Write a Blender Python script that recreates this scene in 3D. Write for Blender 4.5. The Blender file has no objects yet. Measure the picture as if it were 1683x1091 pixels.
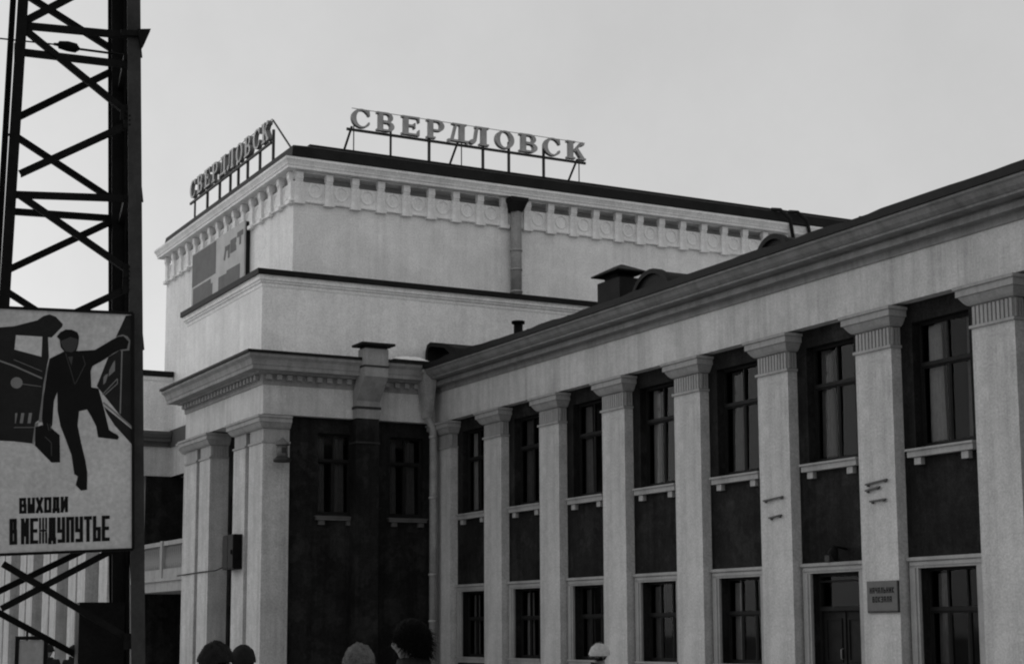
import bpy, bmesh, math, random
from mathutils import Vector, Matrix
R = random.Random(7)
scene = bpy.context.scene
COL = scene.collection
PI = math.pi

# ------------------------------------------------------------------ camera
YAW, PITCH, ROLL, FPX = 0.4847, 0.1370, -0.0043, 2747.66
cam_d = bpy.data.cameras.new('camera')
cam = bpy.data.objects.new('camera', cam_d)
COL.objects.link(cam)
cy_, sy_ = math.cos(YAW), math.sin(YAW)
fwd = Vector((-cy_, sy_, 0)); rgt = Vector((sy_, cy_, 0)); upv = Vector((0, 0, 1))
f2 = fwd * math.cos(PITCH) + upv * math.sin(PITCH)
u2 = -fwd * math.sin(PITCH) + upv * math.cos(PITCH)
cr, sr = math.cos(ROLL), math.sin(ROLL)
r3 = rgt * cr + u2 * sr
u3 = -rgt * sr + u2 * cr
M = Matrix((r3, u3, -f2)).transposed().to_4x4()
M.translation = Vector((49.998, -23.435, 1.6))
cam.matrix_world = M
cam_d.sensor_fit = 'HORIZONTAL'
cam_d.sensor_width = 36.0
cam_d.lens = FPX / 1683 * 36.0
cam_d.shift_y = (658.04 - 545.5) / 1683
cam_d.clip_start = 0.1
cam_d.clip_end = 2000
scene.camera = cam

# ------------------------------------------------------------------ sky, sun, exposure
SUN = Vector((-0.86, -0.50, 0.40)).normalized()
SUN_EL = math.asin(SUN.z)
world = bpy.data.worlds.new('World'); scene.world = world; world.use_nodes = True
wn = world.node_tree
bg = wn.nodes['Background']
sky = wn.nodes.new('ShaderNodeTexSky'); sky.sky_type = 'NISHITA'; sky.sun_disc = False
sky.sun_elevation = SUN_EL
sky.sun_rotation = math.atan2(SUN.x, SUN.y)
sky.dust_density = 2.0
bw = wn.nodes.new('ShaderNodeRGBToBW')
mul = wn.nodes.new('ShaderNodeMath'); mul.operation = 'MULTIPLY_ADD'
mul.inputs[1].default_value = 0.5; mul.inputs[2].default_value = 4.55      # thin even overcast over the clear sky
wn.links.new(sky.outputs[0], bw.inputs[0])
wn.links.new(bw.outputs[0], mul.inputs[0])
tcs = wn.nodes.new('ShaderNodeTexCoord'); cn = wn.nodes.new('ShaderNodeTexNoise')
cn.inputs['Scale'].default_value = 5.0; cn.inputs['Detail'].default_value = 6; cn.inputs['Roughness'].default_value = .65
wn.links.new(tcs.outputs['Generated'], cn.inputs['Vector'])
cr_ = wn.nodes.new('ShaderNodeMapRange'); cr_.inputs[1].default_value = .3; cr_.inputs[2].default_value = .7; cr_.inputs[3].default_value = .95; cr_.inputs[4].default_value = 1.05
wn.links.new(cn.outputs['Fac'], cr_.inputs[0])
cm_ = wn.nodes.new('ShaderNodeMath'); cm_.operation = 'MULTIPLY'
wn.links.new(mul.outputs[0], cm_.inputs[0]); wn.links.new(cr_.outputs[0], cm_.inputs[1])
wn.links.new(cm_.outputs[0], bg.inputs[0])
bg.inputs[1].default_value = 0.1
sun_d = bpy.data.lights.new('sun', 'SUN'); sun_d.energy = 0.25; sun_d.angle = math.radians(20)
sun = bpy.data.objects.new('sun', sun_d); COL.objects.link(sun)
sun.rotation_euler = SUN.to_track_quat('Z', 'Y').to_euler()
sun.location = (0, -40, 60)
scene.view_settings.view_transform = 'Standard'
scene.view_settings.look = 'None'
scene.view_settings.exposure = 0.0
scene.view_settings.gamma = 1.0
scene.view_settings.use_curve_mapping = False
scene.render.engine = 'CYCLES'
scene.cycles.max_bounces = 6
scene.cycles.filter_width = 2.1

# ------------------------------------------------------------------ materials (the film is black and white, so every colour is a grey)
def mat(name, g, rough=0.85, mottle=0.12, scale=0.6, fine=0.0, streak=0.0, bump=0.0, bscale=40, metallic=0.0, spec=0.3, patch=0.0):
    m = bpy.data.materials.new(name); m.use_nodes = True
    nt = m.node_tree; N = nt.nodes; L = nt.links
    b = N['Principled BSDF']
    b.inputs['Roughness'].default_value = rough
    b.inputs['Metallic'].default_value = metallic
    b.inputs['Specular IOR Level'].default_value = spec
    tc = N.new('ShaderNodeTexCoord')
    def noise(sc, det=4, vec=None, rgh=0.6):
        n = N.new('ShaderNodeTexNoise'); n.inputs['Scale'].default_value = sc
        n.inputs['Detail'].default_value = det; n.inputs['Roughness'].default_value = rgh
        L.new(vec or tc.outputs['Object'], n.inputs['Vector']); return n.outputs['Fac']
    def mrange(src, lo, hi, a=0.3, c=0.7):
        r = N.new('ShaderNodeMapRange'); r.inputs[1].default_value = a; r.inputs[2].default_value = c
        r.inputs[3].default_value = lo; r.inputs[4].default_value = hi; L.new(src, r.inputs[0]); return r.outputs[0]
    def times(a, c):
        x = N.new('ShaderNodeMath'); x.operation = 'MULTIPLY'
        L.new(a, x.inputs[0])
        if isinstance(c, float): x.inputs[1].default_value = c
        else: L.new(c, x.inputs[1])
        return x.outputs[0]
    v = times(mrange(noise(scale), 1 - mottle, 1 + mottle), g)
    v = times(v, mrange(noise(scale * 7, 5), 1 - mottle * .6, 1 + mottle * .6))
    if fine: v = times(v, mrange(noise(bscale * .7, 2), 1 - fine, 1 + fine))
    if streak:
        mp = N.new('ShaderNodeMapping'); mp.inputs['Scale'].default_value = (3.0, 3.0, 0.16)
        L.new(tc.outputs['Object'], mp.inputs['Vector'])
        v = times(v, mrange(noise(1.0, 6, mp.outputs[0], .7), 1 - streak, 1 + streak * .3, .32, .55))
    if patch:                                              # repainted and weathered patches
        v = times(v, mrange(noise(.9, 3, None, .75), 1 - patch, 1 + patch*.4, .50, .56))
        v = times(v, mrange(noise(.33, 8, None, .8), 1 + patch*.4, 1 - patch, .54, .60))
    L.new(v, b.inputs['Base Color'])
    if bump:
        bp = N.new('ShaderNodeBump'); bp.inputs['Strength'].default_value = bump; bp.inputs['Distance'].default_value = 0.02
        L.new(noise(bscale, 3), bp.inputs['Height']); L.new(bp.outputs[0], b.inputs['Normal'])
    return m
PALE = mat('pale_plaster', .78, mottle=.08, scale=.5, fine=.14, streak=.10, patch=.035, bump=.35, bscale=26)
FRZ = mat('wing_frieze_plaster', .43, mottle=.13, scale=.6, fine=.16, streak=.24, patch=.04, bump=.35, bscale=30)
MID = mat('grey_plaster', .49, mottle=.12, scale=.6, fine=.16, streak=.20, patch=.04, bump=.4, bscale=30)
PIL = mat('pilaster_plaster', .43, mottle=.13, scale=.7, fine=.18, streak=.22, patch=.05, bump=.4, bscale=30)
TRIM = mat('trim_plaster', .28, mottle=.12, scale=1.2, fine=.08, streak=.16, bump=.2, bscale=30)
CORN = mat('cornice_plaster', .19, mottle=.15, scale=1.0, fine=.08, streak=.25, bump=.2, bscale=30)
DARKW = mat('dark_painted_wall', .0185, spec=.05, mottle=.30, scale=.8, fine=.25, streak=.35, patch=.25, bump=.4, bscale=30)
GREYW = mat('weathered_grey_wall', .09, mottle=.15, scale=.8, fine=.1, bump=.3)
SHEET = mat('dark_roof_sheet', .012, spec=.12, rough=.7, mottle=.3, scale=1.5, bump=.1, bscale=12)
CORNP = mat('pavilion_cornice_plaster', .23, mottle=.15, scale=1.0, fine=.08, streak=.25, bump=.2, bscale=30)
CORNM = mat('painted_gutter_metal', .05, spec=.15, rough=.7, mottle=.3, scale=1.5)
STEEL = mat('dark_painted_steel', .007, spec=.05, rough=.6, mottle=.35, scale=4, bump=.15, bscale=60)
STEELG = mat('grey_painted_steel', .032, spec=.15, rough=.65, mottle=.3, scale=4)
PIPE = mat('painted_zinc', .27, rough=.6, mottle=.25, scale=2, streak=.3)
PIPEP = mat('pale_painted_zinc', .26, rough=.6, mottle=.15, scale=2, streak=.2)
LET = mat('sign_letter_face', .34, rough=.6, mottle=.2, scale=3)
LETS = mat('sign_letter_rim', .17, rough=.6, mottle=.2, scale=3)
FRAME = mat('dark_window_paint', .014, spec=.08, rough=.65, mottle=.25, scale=5)
CURT = mat('pale_curtain', .50, rough=.9, mottle=.12, scale=6)
CURTG = mat('grey_curtain', .28, rough=.9, mottle=.15, scale=6)
CURTD = mat('dull_curtain', .16, rough=.9, mottle=.15, scale=6)
CURTS = [CURT, CURTG, CURTD]
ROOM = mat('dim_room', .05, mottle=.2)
SNOW = mat('snow', .80, rough=.8, mottle=.06, scale=5, bump=.4, bscale=18)
GROUND = mat('trampled_snow', .42, rough=.9, mottle=.25, scale=.25, fine=.15, bump=.6, bscale=6)
POSTER = mat('poster_grey_paint', .43, rough=.7, mottle=.12, scale=3, fine=.12, streak=.12)
PBLACK = mat('poster_black_paint', .006, spec=.1, rough=.7, mottle=.2, scale=6)
PDARK = mat('poster_dark_paint', .014, spec=.1, rough=.7, mottle=.2, scale=6)
PLINE = mat('poster_line_paint', .15, rough=.7, mottle=.1, scale=6)
PFACE = mat('poster_face_paint', .03, rough=.7, mottle=.1, scale=6)
BOARDP = mat('board_pale_paint', .46, rough=.8, mottle=.1, scale=1.5, streak=.1)
BOARDD = mat('board_dark_paint', .125, rough=.8, mottle=.15, scale=1.5, streak=.1)
PLAQ = mat('plaque_grey_enamel', .09, rough=.6, mottle=.12, scale=5)
SKIN = mat('skin', .20, rough=.6, mottle=.08, scale=20, bump=.1, bscale=120)
HAIRD = mat('dark_hair', .005, spec=.03, rough=.7, mottle=.4, scale=60, bump=.8, bscale=90)
HATD = mat('dark_cloth', .012, spec=.1, rough=.9, mottle=.3, scale=20, bump=.5, bscale=120)
FURL = mat('light_fur', .10, rough=.95, mottle=.35, scale=25, bump=.9, bscale=90)
KNIT = mat('pale_knit', .42, rough=.95, mottle=.2, scale=25, bump=.8, bscale=110)
COATD = mat('dark_coat', .014, spec=.1, rough=.9, mottle=.25, scale=12, bump=.3, bscale=150)
LAMPG = mat('lamp_pale_metal', .12, rough=.5, mottle=.15, scale=8)
def glass_mat():
    m = bpy.data.materials.new('window_glass'); m.use_nodes = True
    nt = m.node_tree; N = nt.nodes; L = nt.links
    N.remove(N['Principled BSDF'])
    t = N.new('ShaderNodeBsdfTransparent'); t.inputs[0].default_value = (.68, .68, .68, 1)
    g = N.new('ShaderNodeBsdfGlossy'); g.inputs['Roughness'].default_value = .04; g.inputs[0].default_value = (.26, .26, .26, 1)
    tc = N.new('ShaderNodeTexCoord'); n = N.new('ShaderNodeTexNoise'); n.inputs['Scale'].default_value = 1.6
    L.new(tc.outputs['Object'], n.inputs['Vector'])
    bp = N.new('ShaderNodeBump'); bp.inputs['Strength'].default_value = .06; bp.inputs['Distance'].default_value = .05
    L.new(n.outputs['Fac'], bp.inputs['Height']); L.new(bp.outputs[0], g.inputs['Normal'])
    f = N.new('ShaderNodeFresnel'); f.inputs[0].default_value = 1.45
    mx = N.new('ShaderNodeMixShader')
    L.new(f.outputs[0], mx.inputs[0]); L.new(t.outputs[0], mx.inputs[1]); L.new(g.outputs[0], mx.inputs[2])
    L.new(mx.outputs[0], N['Material Output'].inputs['Surface'])
    return m
GLASS = glass_mat()

# ------------------------------------------------------------------ helpers
WL = {}                                    # world origin of each thing / part
class MB:
    """collects shapes and links them as one mesh object"""
    def __init__(s): s.v = []; s.f = []; s.smooth = []
    def poly(s, pts, faces, smooth=False):
        k = len(s.v); s.v += [tuple(p) for p in pts]
        s.f += [tuple(i + k for i in f) for f in faces]; s.smooth += [smooth] * len(faces); return s
    def box(s, x0, x1, y0, y1, z0, z1):
        p = [(x0,y0,z0),(x1,y0,z0),(x1,y1,z0),(x0,y1,z0),(x0,y0,z1),(x1,y0,z1),(x1,y1,z1),(x0,y1,z1)]
        return s.poly(p, [(3,2,1,0),(4,5,6,7),(0,1,5,4),(1,2,6,5),(2,3,7,6),(3,0,4,7)])
    def quad(s, a, b, c, d): return s.poly([a, b, c, d], [(0,1,2,3)])
    def prism(s, pts, axis, a, b):
        """2-D polygon extruded along an axis from a to b"""
        n = len(pts)
        def put(p, t):
            return {'x': (t, p[0], p[1]), 'y': (p[0], t, p[1]), 'z': (p[0], p[1], t)}[axis]
        P = [put(p, a) for p in pts] + [put(p, b) for p in pts]
        F = [tuple(range(n - 1, -1, -1)), tuple(range(n, 2 * n))]
        F += [(i, (i + 1) % n, n + (i + 1) % n, n + i) for i in range(n)]
        return s.poly(P, F)
    def tube(s, pts, rad, seg=10, caps=True):
        pts = [Vector(p) for p in pts]; k = len(s.v); n = len(pts)
        rads = rad if isinstance(rad, (list, tuple)) else [rad] * n
        ref = None
        for i, p in enumerate(pts):
            d = (pts[min(i + 1, n - 1)] - pts[max(i - 1, 0)]).normalized()
            if ref is None: ref = d.orthogonal().normalized()
            ref = (ref - d * ref.dot(d)).normalized(); w = d.cross(ref)
            for j in range(seg):
                a = 2 * PI * j / seg
                s.v.append(tuple(p + (ref * math.cos(a) + w * math.sin(a)) * rads[i]))
        for i in range(n - 1):
            for j in range(seg):
                s.f.append((k + i*seg + j, k + i*seg + (j+1) % seg, k + (i+1)*seg + (j+1) % seg, k + (i+1)*seg + j)); s.smooth.append(True)
        if caps:
            s.f.append(tuple(k + j for j in range(seg - 1, -1, -1))); s.smooth.append(False)
            s.f.append(tuple(k + (n-1)*seg + j for j in range(seg))); s.smooth.append(False)
        return s
    def bar(s, a, b, w, h, up=(0, 0, 1)):
        """rectangular bar from a to b"""
        a = Vector(a); b = Vector(b); d = (b - a).normalized(); up = Vector(up)
        sd = d.cross(up).normalized(); un = sd.cross(d).normalized()
        P = [q + sd * sx * w/2 + un * sz * h/2 for q in (a, b) for sx, sz in ((-1,-1),(1,-1),(1,1),(-1,1))]
        return s.poly(P, [(3,2,1,0),(4,5,6,7),(0,1,5,4),(1,2,6,5),(2,3,7,6),(3,0,4,7)])
    def angle(s, a, b, w, up, t=.012):
        """L-shaped rolled steel section from a to b"""
        a = Vector(a); b = Vector(b); d = (b - a).normalized(); up = Vector(up)
        sd = d.cross(up).normalized(); un = sd.cross(d).normalized()
        sec = [(0,0),(w,0),(w,t),(t,t),(t,w),(0,w)]
        P = [q + sd * (x - w/2) + un * (y - t/2) for q in (a, b) for x, y in sec]
        F = [(5,4,3,2,1,0), (6,7,8,9,10,11)] + [(i, (i+1) % 6, 6 + (i+1) % 6, 6 + i) for i in range(6)]
        return s.poly(P, F)
    def sweep(s, path, prof, closed=False):
        """profile of (outward, z) swept along a plan path with mitred corners; outward = right of the path direction"""
        n = len(path); rings = []
        for i, p in enumerate(path):
            p = Vector(p)
            d0 = (p - Vector(path[i-1])).normalized() if i else None
            d1 = (Vector(path[i+1]) - p).normalized() if i < n - 1 else None
            if d0 is None: d0 = d1
            if d1 is None: d1 = d0
            n0 = Vector((d0.y, -d0.x)); n1 = Vector((d1.y, -d1.x))
            m = (n0 + n1) / (1 + n0.dot(n1))
            rings.append([(p.x + m.x*o, p.y + m.y*o, z) for o, z in prof])
        k = len(prof); P = [q for r in rings for q in r]; F = []
        for i in range(n - 1):
            for j in range(k):
                j2 = (j + 1) % k
                F.append((i*k + j, (i+1)*k + j, (i+1)*k + j2, i*k + j2))
        F.append(tuple(range(k - 1, -1, -1))); F.append(tuple((n-1)*k + j for j in range(k)))
        return s.poly(P, F)
    def mesh(s, name, m, loc=(0, 0, 0), fix=True):
        me = bpy.data.meshes.new(name)
        me.from_pydata([(x - loc[0], y - loc[1], z - loc[2]) for x, y, z in s.v], [], s.f)
        me.polygons.foreach_set('use_smooth', s.smooth)
        if fix:
            b = bmesh.new(); b.from_mesh(me); bmesh.ops.recalc_face_normals(b, faces=b.faces); b.to_mesh(b and me); b.free()
        me.materials.append(m); me.update(); return me
    def build(s, name, m, parent=None, loc=(0, 0, 0), label=None, fix=True):
        o = bpy.data.objects.new(name, s.mesh(name, m, loc, fix)); COL.objects.link(o)
        return place(o, parent, loc, label)
def place(o, parent, loc, label=None):
    WL[o.name] = Vector(loc)
    if parent:
        o.parent = parent; o.location = Vector(loc) - WL[parent.name]
    else: o.location = loc
    if label: o['label'] = label
    return o
def copy_part(src, parent, loc, name=None):
    """copy of one part (mesh shared) set at a new place"""
    c = src.copy(); COL.objects.link(c); c.parent = None
    return place(c, parent, loc)
def thing(name, label, cat, loc, group=None):
    o = bpy.data.objects.new(name, None); COL.objects.link(o); o.empty_display_size = .3
    o.location = loc; WL[o.name] = Vector(loc); tag(o, label, cat, group); return o
def tag(o, label, cat, group=None):
    o['label'] = label; o['category'] = cat
    if group: o['group'] = group
    return o
def structure(o): o['kind'] = 'structure'; return o
def wall_xz(mb, x0, x1, z0, z1, y, depth, holes):
    """wall facing -y with openings and their reveals"""
    xs = sorted({x0, x1, *[h[0] for h in holes], *[h[1] for h in holes]}); zs = sorted({z0, z1, *[h[2] for h in holes], *[h[3] for h in holes]})
    for a, b in zip(xs, xs[1:]):
        for c, d in zip(zs, zs[1:]):
            if any(h[0] <= a and b <= h[1] and h[2] <= c and d <= h[3] for h in holes): continue
            mb.quad((a,y,c),(b,y,c),(b,y,d),(a,y,d))
    for a, b, c, d in holes:
        e = y + depth
        mb.quad((a,y,c),(a,y,d),(a,e,d),(a,e,c)); mb.quad((b,y,c),(b,e,c),(b,e,d),(b,y,d))
        mb.quad((a,y,d),(b,y,d),(b,e,d),(a,e,d)); mb.quad((a,y,c),(a,e,c),(b,e,c),(b,y,c))
def wall_yz(mb, y0, y1, z0, z1, x, depth, holes):
    """the same for a wall facing +x"""
    t = MB(); wall_xz(t, y0, y1, z0, z1, -x, depth, holes)
    mb.poly([(-p[1], p[0], p[2]) for p in t.v], t.f)
def snow_lump(x0, x1, y0, y1, z, h, n=10):
    mb = MB(); P = []; F = []
    for i in range(n + 1):
        for j in range(n + 1):
            u, v = i / n, j / n
            e = (4*u*(1-u))**.45 * (4*v*(1-v))**.45
            P.append((x0 + (x1-x0)*u + R.uniform(-.02,.02), y0 + (y1-y0)*v + R.uniform(-.02,.02), z - .01 + h*e*R.uniform(.55, 1.1)))
    for i in range(n):
        for j in range(n):
            a = i*(n+1) + j; F.append((a, a + n + 1, a + n + 2, a + 1))
    return mb.poly(P, F, True)

# ------------------------------------------------------------------ ground
g = MB()
g.poly([(-700,-700,0),(700,-700,0),(700,700,0),(-700,700,0)], [(0,1,2,3)])
structure(g.build('ground', GROUND, label='trampled snow covering the station platform'))

# ------------------------------------------------------------------ the long two-storey wing (its pilaster faces lie in y = 0)
PITCHX, PW, WY = 3.6, 1.17, 0.27
NP_ = 10
XE = PITCHX * NP_ + PW
wing = thing('station_wing', 'long two-storey station wing with pale pilasters between dark window bays', 'building', (0, 0, 0))
bayc = [PITCHX * i + PW + (PITCHX - PW) / 2 for i in range(NP_)]
DOORBAY = 5
holes = []
for i, c in enumerate(bayc):
    holes.append((c - .85, c + .85, 5.36, 8.02))
    holes.append((c - .85, c + .85, 0.02 if i == DOORBAY else .8, 2.86))
mb = MB(); wall_xz(mb, 0, XE, 0, 8.46, WY, .34, holes); mb.build('wall', DARKW, wing, fix=False)
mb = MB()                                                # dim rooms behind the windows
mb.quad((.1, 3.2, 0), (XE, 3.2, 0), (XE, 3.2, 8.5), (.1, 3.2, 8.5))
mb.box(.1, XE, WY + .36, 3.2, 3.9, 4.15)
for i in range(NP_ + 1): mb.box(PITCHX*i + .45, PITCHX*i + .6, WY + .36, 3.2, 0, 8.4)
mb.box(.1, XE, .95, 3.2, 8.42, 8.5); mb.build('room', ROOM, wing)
mb = MB()
mb.box(0.003, XE, 0, .9, 8.44, 9.46)
mb.build('frieze', FRZ, wing)
# cornice: bed moulding, fascia, cyma and metal gutter edge
prof = [(-.2, 9.44), (.04, 9.44), (.05, 9.47), (.05, 9.59), (.08, 9.60), (.25, 9.61), (.25, 9.74), (.19, 9.745), (.19, 9.80), (.50, 9.81), (.50, 9.865), (.53, 9.87),
        (.62, 9.93), (.69, 10.02), (.75, 10.05), (.75, 10.10), (-.2, 10.10)]
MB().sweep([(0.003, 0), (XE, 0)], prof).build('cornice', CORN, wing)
mb = MB(); n = 90                                         # sheet-metal eave, slightly uneven along its length
for i in range(n):
    xa, xb = .003 + (XE - .003)*i/n, .003 + (XE - .003)*(i + 1)/n
    for q, (x, sd) in enumerate(((xa, i), (xb, i + 1))):
        rr = random.Random(sd // 3 * 7 + 1); dz = rr.uniform(-.035, .035)
        mb.v += [(x, -.80, 10.105), (x, -.80, 10.29 + dz), (x, 8.3, 11.62), (x, 8.3, 10.105)]; 
    k = 8*i
    for j in range(4): mb.f.append((k + j, k + 4 + j, k + 4 + (j+1) % 4, k + (j+1) % 4)); mb.smooth.append(False)
roof = mb.build('roof', SHEET, wing)
mb = MB()
for k in range(62):
    x = .4 + k * .6
    mb.bar((x, -.6, 10.335), (x, 8.2, 11.62), .03, .03)
mb.build('roof_seam', SHEET, roof)['kind'] = 'stuff'
mb = MB(); mb.box(0.01, XE, 8.0, 8.3, 0, 10.0); mb.box(XE - .3, XE, .9, 8.0, 0, 10.0); mb.build('rear_wall', MID, wing)
# pilasters
def flutes(mb, a0, a1, n, put, z0=7.60, z1=7.97):
    w = (a1 - a0) / n
    for k in range(n): put(mb, a0 + w*(k + .16), a0 + w*(k + .80), z0, z1)
def pilaster_parts():
    s = MB(); s.box(0, PW, 0, WY + .02, 0, 7.53)
    a = MB()
    a.box(-.035, PW + .035, -.045, WY + .01, 7.53, 7.59)
    a.box(.025, PW - .025, .025, WY + .01, 7.59, 8.0)
    flutes(a, .02, PW - .02, 10, lambda m, p, q, z0, z1: m.box(p, q, -.012, .03, z0, z1))
    flutes(a, .03, WY, 3, lambda m, p, q, z0, z1: m.box(PW - .03, PW + .012, p, q, z0, z1))
    flutes(a, .03, WY, 3, lambda m, p, q, z0, z1: m.box(-.012, .03, p, q, z0, z1))
    ov = [(-.02, 7.985), (.05, 8.0), (.10, 8.05), (.16, 8.14), (.17, 8.17), (.21, 8.175), (.21, 8.31), (.25, 8.32), (.25, 8.385), (-.02, 8.385)]
    a.sweep([(0, WY + .01), (0, 0), (PW, 0), (PW, WY + .01)], ov)
    a.box(.01, PW - .01, .01, WY, 7.99, 8.44)
    return s, a
s_, a_ = pilaster_parts()
p0 = s_.build('pilaster', PIL, wing, (0, 0, 0)); c0 = a_.build('capital', TRIM, p0, (0, 0, 0))
pil = [p0]
for i in range(1, NP_ + 1):
    p = copy_part(p0, wing, (PITCHX*i, 0, 0)); copy_part(c0, p, (PITCHX*i, 0, 0)); pil.append(p)
# window joinery, built once in local coordinates (x across, y into the wall, origin at the opening's foot centre)
def joinery(w, h, tr, mulls_low, mulls_up, bar=.045):
    f = MB(); fr = .06
    f.box(-w/2, -w/2 + fr, .20, .29, 0, h); f.box(w/2 - fr, w/2, .20, .29, 0, h)
    f.box(-w/2 + fr, w/2 - fr, .20, .29, 0, fr); f.box(-w/2 + fr, w/2 - fr, .20, .29, h - fr, h)
    f.box(-w/2 + fr, w/2 - fr, .17, .30, tr - .042, tr + .042)
    for x in mulls_low: f.box(x - bar/2, x + bar/2, .205, .285, fr, tr - .042)
    for x in mulls_up: f.box(x - bar/2, x + bar/2, .207, .283, tr + .042, h - fr)
    # casement leaves inside the frame
    lows = [-w/2 + fr] + [v for x in mulls_low for v in (x - bar/2, x + bar/2)] + [w/2 - fr]
    for a, b in zip(lows[::2], lows[1::2]):
        f.box(a, a + .036, .215, .265, fr, tr - .042); f.box(b - .036, b, .215, .265, fr, tr - .042)
        f.box(a + .036, b - .036, .215, .265, fr, fr + .04); f.box(a + .036, b - .036, .215, .265, tr - .085, tr - .042)
    return f
def pane(w, h): return MB().quad((-w/2 + .05, .24, .05), (w/2 - .05, .24, .05), (w/2 - .05, .24, h - .05), (-w/2 + .05, .24, h - .05))
def curtain(x0, x1, z0, z1, y=.40, folds=5, seed=0):
    rr = random.Random(seed); mb = MB(); n = folds * 6; P = []; F = []
    ph = rr.uniform(0, 6)
    for i in range(n + 1):
        u = i / n
        for z, k in ((z0, 1), ((z0 + z1)/2, .9), (z1, .8)):
            P.append((x0 + (x1-x0)*u*k + (x1-x0)*(1-k)*.5, y + .035*math.sin(ph + u*folds*2*PI) + .012*math.sin(3*ph + u*23), z))
    for i in range(n):
        for j in range(2):
            a = i*3 + j; F.append((a, a+3, a+4, a+1))
    return mb.poly(P, F, True)
def sill():
    m = MB(); m.box(-.97, .97, -.15, .05, .07, .20); m.box(-1.0, 1.0, -.19, .05, .20, .245)
    return m
def corbels():
    m = MB()
    return m.box(-.10, .10, -.11, .05, 0, .15)
WU, HU = 1.70, 2.66
jm = joinery(WU, HU, 1.76, [0], [0])
w0 = None
def upper_window(i, c):
    global w0
    L0 = (c, WY, 5.36)
    if w0 is None:
        o = jm.build('window', FRAME, wing); place(o, wing, L0)
        w0 = dict(o=o, pane=pane(WU, HU).mesh('pane', GLASS, fix=False), sill=sill().mesh('sill', TRIM), corbel=corbels().mesh('corbel', TRIM))
    else: o = copy_part(w0['o'], wing, L0)
    part(w0['pane'], 'pane', o, L0).rotation_euler = (R.uniform(-.012, .012), 0, R.uniform(-.02, .02))
    part(w0['sill'], 'sill', o, (c, WY, 5.09))
    for dx in (-.70, .70): part(w0['corbel'], 'corbel', o, (c + dx, WY, 5.00))
    rr = random.Random(i)
    lw = [.34, .5, .42, .3, .46, .45, .5, .4, .4, .4][i]; rw = [.4, .3, .4, .5, .3, .4, .45, .3, .3, .3][i]
    lift = rr.choice([0, 0, .05])
    for a, b, sd in ((-.80, -.80 + lw, i), (.80 - rw, .80, i + 50)):
        part(curtain(a, b, .1 + lift, 2.6, seed=sd, folds=4).mesh('curtain', CURTS[(i*2 + sd // 50) % 3], fix=False), 'curtain', o, L0)
def part(me, name, parent, loc, label=None):
    o = bpy.data.objects.new(name, me); COL.objects.link(o); return place(o, parent, loc, label)
for i, c in enumerate(bayc): upper_window(i, c)
# ground-floor windows with pale surrounds
def surround(z0, top=2.86):
    m = MB(); a, b = .85, 1.12
    m.box(-b, -a, -.07, .02, z0, top); m.box(a, b, -.07, .02, z0, top)
    m.box(-b, b, -.073, .02, top, top + .155)
    m.box(-b - .03, b + .03, -.125, .02, top + .155, top + .225)
    m.box(-b + .035, -a - .07, -.095, -.068, z0, top); m.box(a + .07, b - .035, -.095, -.068, z0, top)
    m.box(-b + .035, b - .035, -.098, -.068, top + .05, top + .12)
    return m
gj = joinery(1.70, 2.06, 1.22, [-.28, .28], [-.28, .28])
gw = None
for i, c in enumerate(bayc):
    if i == DOORBAY: continue
    L0 = (c, WY, .80)
    if gw is None:
        o = gj.build('window', FRAME, wing); place(o, wing, L0)
        gw = dict(o=o, pane=pane(1.70, 2.06).mesh('pane', GLASS, fix=False), sur=surround(0).mesh('surround', TRIM), sill=sill().mesh('sill', TRIM))
        gw['sur'] = surround(-.01, 2.06).mesh('surround', TRIM)
    else: o = copy_part(gw['o'], wing, L0)
    part(gw['pane'], 'pane', o, L0); part(gw['sur'], 'surround', o, L0); part(gw['sill'], 'sill', o, (c, WY, .56))
    for a, b, sd in ((-.82, -.42, i + 7), (.36, .80, i + 90)):
        part(curtain(a, b, .08, 1.95, seed=sd, folds=4).mesh('curtain', CURTS[(i + sd) % 3], fix=False), 'curtain', o, L0)
# door of the sixth bay
dc = bayc[DOORBAY]; D0 = (dc, WY, 0)
m = MB()
m.box(-.85, -.77, .16, .30, 0, 2.86); m.box(.77, .85, .16, .30, 0, 2.86); m.box(-.77, .77, .16, .30, 2.78, 2.86)
m.box(-.77, .77, .14, .31, 2.02, 2.12); m.box(-.77, .77, .15, .30, 2.66, 2.70)
door = m.build('door', FRAME, wing); place(door, wing, D0)
m = MB()
for a, b in ((-.765, -.01), (.01, .765)):
    m.box(a, b, .22, .26, .01, 2.01)
    for z0, z1 in ((.15, .75), (.9, 1.86)):
        for q in ((a+.10, b-.10, z0, z0+.035), (a+.10, b-.10, z1-.035, z1), (a+.10, a+.135, z0+.035, z1-.035), (b-.135, b-.10, z0+.035, z1-.035)):
            m.box(q[0], q[1], .19, .222, q[2], q[3])
m.box(-.035, .035, .185, .22, .01, 2.0)
part(m.mesh('leaf', FRAME), 'leaf', door, D0)
part(MB().quad((-.76, .23, 2.12), (.76, .23, 2.12), (.76, .23, 2.78), (-.76, .23, 2.78)).mesh('pane', GLASS, fix=False), 'pane', door, D0)
part(surround(.01).mesh('surround', TRIM), 'surround', door, D0)
part(MB().tube([(-.09, .20, .95), (-.09, .14, .97), (-.09, .14, 1.17), (-.09, .20, 1.19)], .014, 8).mesh('handle', PIPE), 'handle', door, D0)
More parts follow.
